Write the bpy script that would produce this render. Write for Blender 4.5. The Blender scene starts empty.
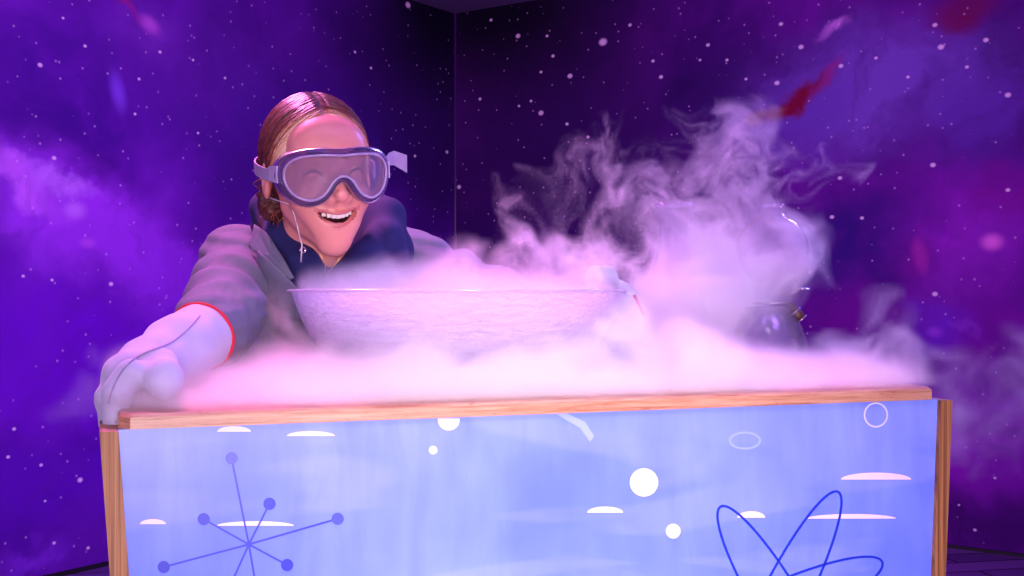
import bpy, math, random
import numpy as np
from mathutils import Vector, Matrix

random.seed(7)
rng = np.random.default_rng(11)
sc = bpy.context.scene
COL = sc.collection

# ------------------------------------------------------------------ camera
F = 1173.0                      # focal length in pixels of a 1024 px wide frame
EYE = 1.05
cam_d = bpy.data.cameras.new('camera')
cam_d.sensor_width = 36.0
cam_d.lens = 36.0 * F / 1024.0
cam_d.clip_start = 0.05
cam = bpy.data.objects.new('camera', cam_d)
cam.location = (0, 0, EYE)
cam.rotation_euler = (math.radians(90), 0, 0)
COL.objects.link(cam)
sc.camera = cam

# ------------------------------------------------------------------ world + lights + exposure
w = bpy.data.worlds.new('world'); sc.world = w; w.use_nodes = True
bg = w.node_tree.nodes['Background']
bg.inputs[0].default_value = (0.66, 0.24, 0.95, 1)
bg.inputs[1].default_value = 0.40


def area(name, loc, target, size, energy, color, size_y=None, spread=None):
    d = bpy.data.lights.new(name, 'AREA')
    d.energy = energy; d.color = color; d.size = size
    if size_y:
        d.shape = 'RECTANGLE'; d.size_y = size_y
    if spread:
        d.spread = math.radians(spread)
    o = bpy.data.objects.new(name, d)
    o.location = loc
    o.rotation_euler = (Vector(target) - Vector(loc)).to_track_quat('-Z', 'Y').to_euler()
    COL.objects.link(o)
    return o


area('room_wash_light', (0.1, 2.3, 2.2), (-0.1, 5.3, 0.9), 1.2, 78, (1.0, 0.50, 0.92))
area('key_light', (0.25, -0.55, 0.95), (0.07, 1.35, 0.66), 0.5, 6.2, (1.0, 0.83, 0.93), spread=46)
area('rose_front_light', (-0.9, 0.1, 1.7), (-0.05, 1.6, 1.05), 0.6, 2.6, (1.0, 0.50, 0.66))
area('counter_fill_light', (0.12, 0.55, 1.95), (0.06, 1.30, 0.93), 0.3, 0.65, (1.0, 0.84, 0.86), spread=42)  # added fill that whitens the fog along the counter front
area('blue_back_light', (1.5, 2.9, 2.3), (-0.1, 1.7, 1.0), 0.5, 40, (0.25, 0.22, 1.0))
area('magenta_top_light', (-0.75, 2.3, 2.3), (-0.25, 1.6, 1.1), 0.25, 8, (1.0, 0.22, 0.70), spread=70)
area('violet_top_light', (-0.15, 0.95, 2.45), (-0.15, 1.65, 1.1), 0.5, 9, (0.55, 0.30, 1.0))
area('violet_plume_light', (0.75, 0.9, 2.40), (0.35, 1.75, 1.1), 0.5, 15, (0.50, 0.26, 1.0))  # added light, there only to turn the plume more violet
area('lavender_side_light', (-1.7, 1.1, 1.55), (0.1, 1.7, 0.95), 0.35, 4.5, (0.66, 0.52, 1.0), size_y=0.9)  # strip light added for highlights on the glass vessel and a rim on the glove

sc.view_settings.view_transform = 'Standard'
sc.view_settings.look = 'None'
sc.view_settings.gamma = 1.0
sc.view_settings.use_curve_mapping = False
sc.view_settings.exposure = 0.0
sc.cycles.max_bounces = 14
sc.cycles.diffuse_bounces = 3
sc.cycles.glossy_bounces = 3
sc.cycles.transmission_bounces = 5
sc.cycles.transparent_max_bounces = 24
sc.cycles.volume_bounces = 8
sc.cycles.volume_step_rate = 2.0
sc.cycles.volume_max_steps = 256
sc.cycles.use_denoising = True


# ------------------------------------------------------------------ geometry helpers
def P(px, py, Y):
    """the point at depth Y that the camera sees at a pixel of the 1024x576 frame"""
    return np.array([(px - 512.0) / F * Y, Y, EYE - (py - 288.0) / F * Y])


def tag(o, label=None, cat=None, group=None, kind=None):
    if label: o['label'] = label
    if cat: o['category'] = cat
    if group: o['group'] = group
    if kind: o['kind'] = kind
    return o


def empty(name, loc):
    o = bpy.data.objects.new(name, None)
    o.location = tuple(loc); o.empty_display_size = 0.05
    COL.objects.link(o)
    return o


WORLD_ORG = {}


def build(name, verts, faces, mats, parent=None, smooth=True, fmat=None, origin=None):
    """one mesh object; verts are world coordinates"""
    verts = np.asarray(verts, dtype=float)
    org = np.zeros(3)
    if parent is not None:
        org = WORLD_ORG[parent.name]
    elif origin is not None:
        org = np.array(origin, dtype=float)
    me = bpy.data.meshes.new(name)
    me.from_pydata((verts - org).tolist(), [], [tuple(int(i) for i in f) for f in faces])
    for m in (mats if isinstance(mats, (list, tuple)) else [mats]):
        me.materials.append(m)
    if fmat is not None:
        me.polygons.foreach_set('material_index', np.asarray(fmat, dtype=np.int32))
    me.polygons.foreach_set('use_smooth', np.full(len(me.polygons), smooth))
    me.update()
    o = bpy.data.objects.new(name, me)
    COL.objects.link(o)
    if parent is not None:
        o.parent = parent
        WORLD_ORG[o.name] = org          # children share the parent's origin
    else:
        o.location = tuple(org)
        WORLD_ORG[o.name] = org
    return o


def thing(name, loc, label, cat, group=None):
    o = empty(name, loc)
    WORLD_ORG[o.name] = np.array(loc, dtype=float)
    return tag(o, label, cat, group)


class MB:
    def __init__(self):
        self.v = []; self.f = []; self.m = []

    def add(self, v, f, m=0):
        n = len(self.v)
        self.v.extend([tuple(map(float, p)) for p in v])
        self.f.extend([tuple(int(i) + n for i in q) for q in f])
        self.m.extend([m] * len(f))
        return self

    def hexa(self, a, m=0):
        """a: 8 corners, bottom ring then top ring"""
        return self.add(a, [(3, 2, 1, 0), (4, 5, 6, 7), (0, 1, 5, 4), (1, 2, 6, 5), (2, 3, 7, 6), (3, 0, 4, 7)], m)

    def prism(self, ring_a, ring_b, m=0):
        n = len(ring_a)
        f = [tuple(reversed(range(n))), tuple(range(n, 2 * n))]
        f += [(i, (i + 1) % n, n + (i + 1) % n, n + i) for i in range(n)]
        return self.add(list(ring_a) + list(ring_b), f, m)

    def tube(self, pts, r, n=8, m=0, closed=False, flat=1.0, up=None):
        pts = [np.array(p, dtype=float) for p in pts]
        K = len(pts)
        rr = [r] * K if np.isscalar(r) else list(r)
        base = len(self.v)
        prev = None
        for i, p in enumerate(pts):
            if closed:
                t = pts[(i + 1) % K] - pts[i - 1]
            else:
                t = pts[min(i + 1, K - 1)] - pts[max(i - 1, 0)]
            t = t / (np.linalg.norm(t) + 1e-12)
            if up is not None:
                a = np.cross(t, up)
            elif prev is None:
                a = np.cross(t, (0.13, 0.31, 0.94))
            else:
                a = prev - t * prev.dot(t)
            a /= np.linalg.norm(a) + 1e-12
            prev = a
            b = np.cross(t, a)
            for k in range(n):
                an = 2 * math.pi * k / n
                self.v.append(tuple(p + rr[i] * (math.cos(an) * a + flat * math.sin(an) * b)))
        segs = K if closed else K - 1
        for i in range(segs):
            j = (i + 1) % K
            for k in range(n):
                k2 = (k + 1) % n
                self.f.append((base + i * n + k, base + i * n + k2, base + j * n + k2, base + j * n + k)); self.m.append(m)
        if not closed:
            self.f.append(tuple(base + k for k in reversed(range(n)))); self.m.append(m)
            self.f.append(tuple(base + (K - 1) * n + k for k in range(n))); self.m.append(m)
        return self

    def lathe(self, prof, centre, n=48, m=0, closed=False, tilt=None):
        """prof: (radius, height) pairs round a vertical axis"""
        base = len(self.v)
        c = np.array(centre, dtype=float)
        for (r, z) in prof:
            for k in range(n):
                a = 2 * math.pi * k / n
                q = np.array([r * math.cos(a), r * math.sin(a), z])
                if tilt is not None:
                    q = np.array(tilt @ Vector(q))
                self.v.append(tuple(c + q))
        K = len(prof)
        for i in range(K if closed else K - 1):
            j = (i + 1) % K
            for k in range(n):
                k2 = (k + 1) % n
                self.f.append((base + i * n + k, base + i * n + k2, base + j * n + k2, base + j * n + k)); self.m.append(m)
        if not closed:
            if prof[0][0] > 1e-6:
                self.f.append(tuple(base + k for k in reversed(range(n)))); self.m.append(m)
            if prof[-1][0] > 1e-6:
                self.f.append(tuple(base + (K - 1) * n + k for k in range(n))); self.m.append(m)
        return self

    def build(self, name, mats, parent=None, smooth=True, origin=None):
        return build(name, self.v, self.f, mats, parent, smooth, self.m, origin)


# ---- signed distance toolkit and surface nets
def V(*a): return np.array(a, dtype=np.float32)


def s_sphere(p, c, r): return np.linalg.norm(p - V(*c), axis=-1) - r


def s_ell(p, c, r, R=None):
    q = p - V(*c)
    if R is not None: q = q @ np.array(R, dtype=np.float32)
    r = V(*r)
    k0 = np.linalg.norm(q / r, axis=-1)
    k1 = np.linalg.norm(q / (r * r), axis=-1) + 1e-9
    return k0 * (k0 - 1.0) / k1


def s_cap(p, a, b, ra, rb=None):
    rb = ra if rb is None else rb
    a = V(*a); b = V(*b)
    ba = b - a
    h = np.clip(((p - a) @ ba) / float(ba @ ba + 1e-12), 0, 1)
    return np.linalg.norm(p - a - h[..., None] * ba, axis=-1) - (ra + (rb - ra) * h)


def s_chain(p, pts, rs, k=0.0):
    d = None
    for i in range(len(pts) - 1):
        e = s_cap(p, pts[i], pts[i + 1], rs[i], rs[i + 1])
        d = e if d is None else (np.minimum(d, e) if k == 0 else su(d, e, k))
    return d


def su(a, b, k):
    h = np.clip(0.5 + 0.5 * (b - a) / k, 0, 1)
    return b + (a - b) * h - k * h * (1 - h)


def ss(a, b, k):
    """a minus b"""
    return -su(-a, b, k)


def snets(f, lo, hi, h):
    lo = np.array(lo, dtype=np.float32); hi = np.array(hi, dtype=np.float32)
    n = np.maximum(np.ceil((hi - lo) / h).astype(int) + 1, 4)
    ax = [lo[i] + h * np.arange(n[i], dtype=np.float32) for i in range(3)]
    G = np.empty(tuple(n), dtype=np.float32)
    step = max(1, int(600000 // (n[1] * n[2])))
    for i in range(0, n[0], step):
        X, Y, Z = np.meshgrid(ax[0][i:i + step], ax[1], ax[2], indexing='ij')
        G[i:i + step] = f(np.stack([X, Y, Z], -1))
    G[0] = G[-1] = np.maximum(G[0], 1e-4); G[0] = np.maximum(G[0], 1e-4); G[-1] = np.maximum(G[-1], 1e-4)
    G[:, 0] = np.maximum(G[:, 0], 1e-4); G[:, -1] = np.maximum(G[:, -1], 1e-4)
    G[:, :, 0] = np.maximum(G[:, :, 0], 1e-4); G[:, :, -1] = np.maximum(G[:, :, -1], 1e-4)
    s = G < 0
    c = [s[i:n[0] - 1 + i, j:n[1] - 1 + j, k:n[2] - 1 + k] for i in (0, 1) for j in (0, 1) for k in (0, 1)]
    cnt = sum(x.astype(np.int8) for x in c)
    act = (cnt > 0) & (cnt < 8)
    idx = np.argwhere(act)
    acc = np.zeros((len(idx), 3)); num = np.zeros(len(idx))
    corners = [(i, j, k) for i in (0, 1) for j in (0, 1) for k in (0, 1)]
    for a in corners:
        for d in range(3):
            if a[d]: continue
            b = list(a); b[d] = 1; b = tuple(b)
            va = G[idx[:, 0] + a[0], idx[:, 1] + a[1], idx[:, 2] + a[2]]
            vb = G[idx[:, 0] + b[0], idx[:, 1] + b[1], idx[:, 2] + b[2]]
            m = (va < 0) != (vb < 0)
            t = np.where(m, va / np.where(m, va - vb, 1), 0)
            for q in range(3):
                acc[:, q] += np.where(m, a[q] + (t if q == d else 0), 0)
            num += m
    verts = lo + h * (idx + acc / num[:, None])
    ids = -np.ones(act.shape, dtype=np.int64); ids[act] = np.arange(len(idx))
    faces = []
    for d in range(3):
        u, v = (d + 1) % 3, (d + 2) % 3
        sl0 = [slice(1, -1)] * 3; sl1 = [slice(1, -1)] * 3
        sl0[d] = slice(0, -1); sl1[d] = slice(1, None)
        A = s[tuple(sl0)]; B = s[tuple(sl1)]
        e = np.argwhere(A != B)
        off = np.array([1, 1, 1]); off[d] = 0
        g = e + off
        ins = A[tuple(e.T)]

        def cell(du, dv):
            q = g.copy(); q[:, u] += du; q[:, v] += dv
            return ids[q[:, 0], q[:, 1], q[:, 2]]
        Q = np.stack([cell(-1, -1), cell(0, -1), cell(0, 0), cell(-1, 0)], 1)
        Q[~ins] = Q[~ins][:, ::-1]
        faces.append(Q)
    faces = np.concatenate(faces)
    faces = faces[(faces >= 0).all(1)]
    return verts, faces


def sdf_obj(name, f, lo, hi, h, mats, parent=None, M=None, fm=None):
    v, q = snets(f, lo, hi, h)
    fmat = None
    if fm is not None:
        fmat = fm(v[q].mean(1).astype(np.float32))
    if M is not None:
        A = np.array(M)
        v = v @ A[:3, :3].T + A[:3, 3]
    return build(name, v, q.tolist(), mats, parent, True, fmat)


# ------------------------------------------------------------------ material helpers
def lin(r, g, b):
    f = lambda c: (c / 255 / 12.92) if c / 255 <= 0.04045 else ((c / 255 + 0.055) / 1.055) ** 2.4
    return (f(r), f(g), f(b), 1)


class NT:
    def __init__(self, name):
        self.mat = bpy.data.materials.new(name)
        self.mat.use_nodes = True
        self.t = self.mat.node_tree
        self.t.nodes.clear()
        self.out = self.t.nodes.new('ShaderNodeOutputMaterial')

    def n(self, typ, ins=None, **props):
        nd = self.t.nodes.new(typ)
        for k, v in props.items(): setattr(nd, k, v)
        for k, v in (ins or {}).items():
            s = nd.inputs[k]
            if isinstance(v, bpy.types.NodeSocket): self.t.links.new(v, s)
            else: s.default_value = v
        return nd

    def math(self, op, a, b=0.0, clamp=False):
        return self.n('ShaderNodeMath', {0: a, 1: b}, operation=op, use_clamp=clamp).outputs[0]

    def mixc(self, fac, a, b, mode='MIX'):
        nd = self.n('ShaderNodeMix', {0: fac, 6: a, 7: b}, data_type='RGBA', blend_type=mode)
        return nd.outputs[2]

    def ramp(self, fac, stops):
        nd = self.n('ShaderNodeValToRGB', {0: fac})
        els = nd.color_ramp.elements
        while len(els) < len(stops): els.new(0.5)
        for e, (p, c) in zip(els, stops):
            e.position = p; e.color = c
        return nd.outputs[0]

    def noise(self, vec, scale, detail=4, rough=0.5, dist=0.0, col=False):
        nd = self.n('ShaderNodeTexNoise', {'Vector': vec, 'Scale': scale, 'Detail': detail, 'Roughness': rough, 'Distortion': dist})
        return nd.outputs[1 if col else 0]

    def coords(self, kind='Object'):
        return self.n('ShaderNodeTexCoord').outputs[kind]

    def mapping(self, vec, scale=(1, 1, 1), rot=(0, 0, 0), loc=(0, 0, 0)):
        return self.n('ShaderNodeMapping', {0: vec, 1: loc, 2: rot, 3: scale}).outputs[0]

    def surf(self, s):
        self.t.links.new(s, self.out.inputs['Surface']); return self.mat


def plain(name, color, rough=0.6, noise=0.12, scale=40, bump=0.0, bscale=120, sheen=0.0, metal=0.0, sss=0.0, spec=0.5, aniso=(1, 1, 1)):
    N = NT(name)
    co = N.mapping(N.coords(), scale=aniso)
    c2 = tuple(max(0, x * (1 - noise * 2)) for x in color[:3]) + (1,)
    c3 = tuple(min(1, x * (1 + noise)) for x in color[:3]) + (1,)
    base = N.ramp(N.noise(co, scale, 5, 0.6), [(0.3, c2), (0.7, c3)])
    ins = {'Base Color': base, 'Roughness': rough, 'Metallic': metal, 'Specular IOR Level': spec}
    if sheen: ins['Sheen Weight'] = sheen
    if sss:
        ins['Subsurface Weight'] = sss
        ins['Subsurface Radius'] = (0.02, 0.008, 0.005)
        ins['Subsurface Scale'] = 0.5
    if bump:
        h = N.noise(co, bscale, 4, 0.6)
        ins['Normal'] = N.n('ShaderNodeBump', {'Height': h, 'Strength': bump, 'Distance': 0.002}).outputs[0]
    return N.surf(N.n('ShaderNodeBsdfPrincipled', ins).outputs[0])


def glassy(name, tint=(1, 1, 1, 1), refl=0.16, rough=0.03, milky=0.0, milk_col=(0.8, 0.75, 0.95, 1), bump=0.0, bscale=60, bdist=0.004, aniso=(1, 1, 1)):
    """thin clear glass or plastic: tinted see-through with fresnel reflections, optionally milky"""
    N = NT(name)
    tr = N.n('ShaderNodeBsdfTransparent', {0: tint}).outputs[0]
    nrm = None
    if bump:
        co = N.mapping(N.coords(), scale=aniso)
        h = N.noise(co, bscale, 3, 0.6, 0.6)
        nrm = N.n('ShaderNodeBump', {'Height': h, 'Strength': bump, 'Distance': bdist}).outputs[0]
    gi = {'Color': (1, 1, 1, 1), 'Roughness': rough}
    if nrm: gi['Normal'] = nrm
    gl = N.n('ShaderNodeBsdfAnisotropic', gi).outputs[0]
    fi = {'Blend': refl}
    if nrm: fi['Normal'] = nrm
    fr = N.n('ShaderNodeLayerWeight', fi)
    fac = N.math('MULTIPLY', fr.outputs[0], 0.7, True)
    body = tr
    if milky:
        di = {'Color': milk_col}
        ti = {'Color': milk_col}
        if nrm: di['Normal'] = nrm; ti['Normal'] = nrm
        d = N.n('ShaderNodeBsdfDiffuse', di).outputs[0]
        t = N.n('ShaderNodeBsdfTranslucent', ti).outputs[0]
        dt = N.n('ShaderNodeMixShader', {0: 0.5, 1: d, 2: t}).outputs[0]
        body = N.n('ShaderNodeMixShader', {0: milky, 1: tr, 2: dt}).outputs[0]
    mx = N.n('ShaderNodeMixShader', {0: fac, 1: body, 2: gl}).outputs[0]
    return N.surf(mx)


# ------------------------------------------------------------------ the room: two walls meeting in a corner
D = 6.2
CX, CY = (455 - 512) / F * D, D
DL = np.array([-0.574, -0.819]); DR = np.array([0.819, -0.574])
CEIL = 2.50
LEN = 7.4


def wall_hit(px, py, side):
    """metres along the wall from the corner, and height, of what the camera sees at a pixel"""
    d = DL if side == 'L' else DR
    k = (px - 512) / F
    s = (k * CY - CX) / (d[0] - k * d[1])
    Y = CY + s * d[1]
    return s, EYE - (py - 288) / F * Y


def galaxy(name, side, base_stops, clouds, big_stars, seed, dens):
    """clouds: (px, py, half-width px, half-height px, angle, colour, gain)"""
    N = NT(name)
    co = N.coords()
    warp = N.n('ShaderNodeVectorMath', {0: N.noise(co, 1.6, 5, 0.6, 0, True), 1: (0.5, 0.5, 0.5)}, operation='SUBTRACT').outputs[0]
    wv = N.n('ShaderNodeVectorMath', {0: warp, 'Scale': 0.55}, operation='SCALE').outputs[0]
    cw = N.n('ShaderNodeVectorMath', {0: co, 1: wv}, operation='ADD').outputs[0]
    n1 = N.noise(N.mapping(cw, loc=(seed, 0, seed)), 1.1, 8, 0.55, 0.3)
    col = N.ramp(n1, base_stops)
    fine = N.noise(N.mapping(cw, loc=(0, seed * 2, 3)), 4.5, 7, 0.62, 0.8)
    fine = N.n('ShaderNodeMapRange', {0: fine, 1: 0.3, 2: 0.75, 3: 0.35, 4: 1.35}).outputs[0]
    for (px, py, hx, hy, ang, c, gain) in clouds:
        s0, z0 = wall_hit(px, py, side)
        sa, _ = wall_hit(px + hx, py, side); sb, _ = wall_hit(px - hx, py, side)
        _, za = wall_hit(px, py - hy, side); _, zb = wall_hit(px, py + hy, side)
        rx, rz = abs(sa - sb) / 2, abs(za - zb) / 2
        a = math.radians(ang)
        src = cw if hx > 14 and sum(c[:3]) > .03 else co
        q = N.n('ShaderNodeVectorMath', {0: src, 1: (s0, 0, z0)}, operation='SUBTRACT').outputs[0]
        q = N.n('ShaderNodeVectorRotate', {'Vector': q, 'Angle': a}, rotation_type='Y_AXIS').outputs[0]
        q = N.n('ShaderNodeVectorMath', {0: q, 1: (1 / rx, 1, 1 / rz)}, operation='MULTIPLY').outputs[0]
        L = N.n('ShaderNodeVectorMath', {0: q}, operation='LENGTH').outputs['Value']
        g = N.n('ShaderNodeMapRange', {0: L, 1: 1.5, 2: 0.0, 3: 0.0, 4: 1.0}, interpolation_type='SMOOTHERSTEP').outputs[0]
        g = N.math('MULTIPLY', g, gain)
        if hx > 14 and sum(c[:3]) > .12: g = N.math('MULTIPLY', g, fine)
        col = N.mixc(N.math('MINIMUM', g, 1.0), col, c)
    # stars: small round dots of random size
    for (sc_, rad, keep, bright) in ((11.0, 0.10, 0.25, 0.55), (21.0, 0.20, 0.15, 0.45), (5.0, 0.05, 0.6, 0.6)):
        sc_, keep = sc_ * dens, keep
        vo = N.n('ShaderNodeTexVoronoi', {'Vector': N.mapping(co, loc=(seed * 3.1, 0.03, 1.7)), 'Scale': sc_, 'Randomness': 1.0},
                 voronoi_dimensions='3D', feature='F1')
        sep = N.n('ShaderNodeSeparateColor', {0: vo.outputs['Color']})
        pick = N.math('GREATER_THAN', sep.outputs[0], keep)
        r = N.math('MULTIPLY', sep.outputs[1], rad)
        dd = N.n('ShaderNodeMapRange', {0: vo.outputs['Distance'], 1: r, 2: N.math('MULTIPLY', r, 0.35), 3: 0.0, 4: bright}).outputs[0]
        dd = N.math('MULTIPLY', dd, pick)
        col = N.mixc(dd, col, (0.80, 0.46, 1.0, 1))
    for (px, py, r) in big_stars:
        s0, z0 = wall_hit(px, py, side)
        Y = CY + s0 * (DL if side == 'L' else DR)[1]
        rr = r * Y / F
        q = N.n('ShaderNodeVectorMath', {0: co, 1: (s0, 0, z0)}, operation='SUBTRACT').outputs[0]
        q = N.n('ShaderNodeVectorMath', {0: q, 1: (0.8, 0, 1)}, operation='MULTIPLY').outputs[0]
        L = N.n('ShaderNodeVectorMath', {0: q}, operation='LENGTH').outputs['Value']
        g = N.n('ShaderNodeMapRange', {0: L, 1: rr * 1.25, 2: rr * 0.6, 3: 0.0, 4: 0.8}).outputs[0]
        col = N.mixc(g, col, (0.85, 0.62, 1.0, 1))
    return N.surf(N.n('ShaderNodeBsdfPrincipled', {'Base Color': col, 'Roughness': 0.75, 'Specular IOR Level': 0.1}).outputs[0])


def C(r, g, b): return lin(r, g, b)


left_clouds = [
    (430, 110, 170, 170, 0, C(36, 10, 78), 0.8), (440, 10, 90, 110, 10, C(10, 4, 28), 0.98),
    (60, 90, 150, 80, 0, C(62, 10, 140), 0.8), (210, 60, 130, 70, 0, C(90, 30, 160), 0.7),
    (300, 160, 120, 90, 0, C(62, 22, 140), 0.8),
    (60, 350, 170, 90, 0, C(106, 8, 205), 1.0), (60, 480, 140, 60, 0, C(88, 8, 185), 0.9),
    (30, 205, 90, 50, 20, C(150, 60, 235), 1.0), (110, 235, 130, 52, 24, C(150, 52, 232), 1.1),
    (190, 290, 90, 40, 20, C(132, 40, 220), 0.8), (15, 180, 60, 16, 25, C(200, 110, 255), 0.9),
    (62, 186, 40, 10, 15, C(190, 120, 255), 0.8), (75, 210, 12, 10, 0, C(190, 120, 250), 0.7),
    (150, 25, 12, 9, 25, C(205, 100, 225), 0.9), (150, 30, 45, 30, 0, C(120, 50, 190), 0.6),
    (120, 8, 26, 7, 15, C(170, 30, 110), 0.7), (118, 92, 8, 22, -15, C(125, 70, 230), 0.8),
    (30, 550, 40, 12, 0, C(120, 40, 210), 0.8),
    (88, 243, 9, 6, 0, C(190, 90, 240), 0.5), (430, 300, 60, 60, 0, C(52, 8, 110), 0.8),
]
right_clouds = [
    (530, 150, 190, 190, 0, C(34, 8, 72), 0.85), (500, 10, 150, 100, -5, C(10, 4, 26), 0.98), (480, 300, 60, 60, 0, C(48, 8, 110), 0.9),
    (870, 90, 150, 70, 0, C(112, 72, 190), 1.15), (800, 110, 70, 45, 0, C(96, 56, 176), 0.7), (980, 110, 70, 60, 0, C(92, 46, 170), 0.8),
    (834, 33, 16, 8, 8, C(205, 130, 240), 1.0), (700, 80, 60, 60, 0, C(50, 10, 100), 0.7),
    (794, 93, 36, 11, 22, C(118, 6, 58), 1.15), (770, 104, 16, 12, 0, C(104, 8, 50), 0.8), (822, 78, 18, 7, 40, C(160, 40, 140), 0.7),
    (970, 10, 40, 22, 0, C(110, 10, 80), 0.9),
    (860, 240, 90, 45, 0, C(48, 16, 120), 0.95), (860, 310, 70, 30, 0, C(92, 6, 130), 0.7),
    (970, 230, 80, 50, 0, C(140, 30, 190), 1.1), (1010, 190, 40, 30, 0, C(130, 10, 150), 0.8),
    (992, 242, 12, 9, 0, C(225, 110, 225), 0.9), (920, 256, 8, 18, 10, C(200, 60, 190), 0.9), (912, 254, 24, 26, 0, C(120, 20, 150), 0.7),
    (940, 320, 40, 22, 0, C(96, 40, 205), 0.9), (935, 332, 9, 6, 0, C(150, 70, 230), 0.8), (970, 320, 24, 5, -22, C(150, 80, 240), 0.5),
    (1000, 330, 60, 50, 0, C(118, 12, 160), 0.9), (960, 430, 120, 70, 0, C(140, 26, 190), 1.1), (880, 330, 60, 40, 0, C(110, 12, 150), 0.9), (980, 520, 80, 40, 0, C(64, 6, 105), 1.1),
]
left_stars = [(40, 65, 2.2), (85, 46, 1.6), (63, 18, 1.3), (54, 158, 2), (160, 52, 1.5), (193, 60, 1.2), (225, 78, 1.3), (408, 5, 3.0), (139, 79, 1.4),
              (135, 114, 1.4), (198, 133, 1.2), (447, 152, 1.7), (415, 156, 1.5), (23, 276, 1.4), (52, 280, 1.4), (111, 284, 2.0),
              (14, 429, 1.7), (8, 457, 1.7), (41, 465, 1.6), (80, 480, 2.4), (45, 501, 1.2), (88, 548, 1.6), (54, 543, 1.6), (371, 68, 1.4), (355, 52, 1.4)]
right_stars = [(603, 42, 3.6), (570, 76, 2.3), (541, 113, 2.4), (518, 36, 2.2), (547, 36, 1.4), (553, 56, 1.6), (541, 72, 1.4), (480, 99, 1.5), (630, 25, 1.6),
               (491, 20, 1.5), (588, 137, 1.4), (567, 124, 1.5), (531, 101, 1.3), (519, 106, 1.2), (455 + 4, 187, 2), (708, 45, 1.7), (781, 24, 1.8), (801, 47, 2.2),
               (941, 47, 2.6), (935, 25, 2.0), (986, 40, 2.2), (967, 67, 1.6), (1008, 95, 2.4), (933, 165, 2.2), (876, 58, 1.5), (727, 60, 1.4), (661, 77, 1.8),
               (653, 61, 1.5), (832, 217, 1.8), (862, 218, 1.6), (841, 66, 2.0), (777, 83, 2.2), (1008, 190, 1.8), (935, 294, 2.2), (810, 272, 1.8),
               (920, 500, 1.6), (975, 530, 1.4), (995, 478, 1.2), (959, 505, 1.0), (700, 60, 1.2), (746, 79, 1.3), (840, 178, 1.8), (908, 77, 1.5)]
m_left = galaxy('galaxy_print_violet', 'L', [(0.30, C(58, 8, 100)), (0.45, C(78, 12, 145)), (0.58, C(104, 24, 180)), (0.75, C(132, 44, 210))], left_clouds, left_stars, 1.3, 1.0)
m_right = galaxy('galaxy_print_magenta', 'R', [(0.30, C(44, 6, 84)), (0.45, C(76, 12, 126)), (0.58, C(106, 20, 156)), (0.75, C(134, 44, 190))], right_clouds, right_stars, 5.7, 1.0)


def make_wall(name, d, mat, sign):
    T = 0.1
    nrm = np.array([-DR[0], -DR[1]]) if sign > 0 else np.array([-DL[0], -DL[1]])
    # local x runs along the wall from the corner, local z is up, local y is its outward thickness
    ang = math.atan2(d[1], d[0])
    me = MB()
    y0, y1 = (0, -T) if sign > 0 else (0, T)
    me.hexa([(0, y0, 0), (LEN, y0, 0), (LEN, y1, 0), (0, y1, 0), (0, y0, CEIL), (LEN, y0, CEIL), (LEN, y1, CEIL), (0, y1, CEIL)])
    o = build(name, me.v, me.f, mat, None, False)
    o.location = (CX, CY, 0)
    o.rotation_euler = (0, 0, ang)
    tag(o, kind='structure')
    return o


# left wall: along DL; the outside of the room lies on its clockwise side
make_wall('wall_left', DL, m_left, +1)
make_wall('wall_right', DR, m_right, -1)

corner = np.array([CX, CY])
A_ = corner; B_ = corner + DL * LEN; C_ = corner + DL * LEN + DR * LEN; D_ = corner + DR * LEN


def plank_mat():
    N = NT('dark_plank_floor')
    co = N.mapping(N.coords(), rot=(0, 0, math.radians(-12)))
    br = N.n('ShaderNodeTexBrick', {'Vector': co, 'Color1': C(120, 70, 165), 'Color2': C(88, 46, 130), 'Mortar': C(26, 8, 44), 'Scale': 1.0,
                                    'Mortar Size': 0.006, 'Brick Width': 1.3, 'Row Height': 0.13}, offset=0.37)
    g = N.noise(N.mapping(co, scale=(2.0, 26, 1)), 3.0, 6, 0.6, 0.5)
    c = N.mixc(N.math('MULTIPLY', g, 0.55), br.outputs[0], C(40, 14, 70))
    return N.surf(N.n('ShaderNodeBsdfPrincipled', {'Base Color': c, 'Roughness': 0.5}).outputs[0])


fl = MB()
fl.prism([(*p, -0.06) for p in (A_, B_, C_, D_)], [(*p, 0.0) for p in (A_, B_, C_, D_)])
tag(fl.build('floor', plank_mat(), smooth=False), kind='structure')
ce = MB()
ce.prism([(*p, CEIL) for p in (A_, B_, C_, D_)], [(*p, CEIL + 0.06) for p in (A_, B_, C_, D_)])
tag(ce.build('ceiling', plain('violet_ceiling_paint', C(120, 95, 150), 0.9, 0.04, 6), smooth=False), kind='structure')

m_base = plain('black_baseboard', C(18, 10, 26), 0.5)
for nm, d, nin in (('baseboard_left', DL, DR), ('baseboard_right', DR, DL)):
    b = MB()
    a0 = corner + nin * 0.0; a1 = corner + d * LEN
    q0 = a0 + nin * 0.012; q1 = a1 + nin * 0.012
    hgt = 0.016 if nm.endswith('left') else 0.012
    b.hexa([(*a0, 0), (*a1, 0), (*q1, 0), (*q0, 0), (*a0, hgt), (*a1, hgt), (*q1, hgt), (*q0, hgt)])
    tag(b.build(nm, m_base, smooth=False), kind='structure')
t_ = MB()
cc = corner + (DL + DR) * 0.006
t_.prism([(cc[0] + 0.007 * math.cos(a), cc[1] + 0.007 * math.sin(a), 0.0) for a in np.linspace(0, 2 * math.pi, 8, endpoint=False)],
         [(cc[0] + 0.007 * math.cos(a), cc[1] + 0.007 * math.sin(a), CEIL) for a in np.linspace(0, 2 * math.pi, 8, endpoint=False)])
tag(t_.build('trim_1', plain('corner_bead', C(70, 30, 110), 0.4), smooth=True), kind='structure')

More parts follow.
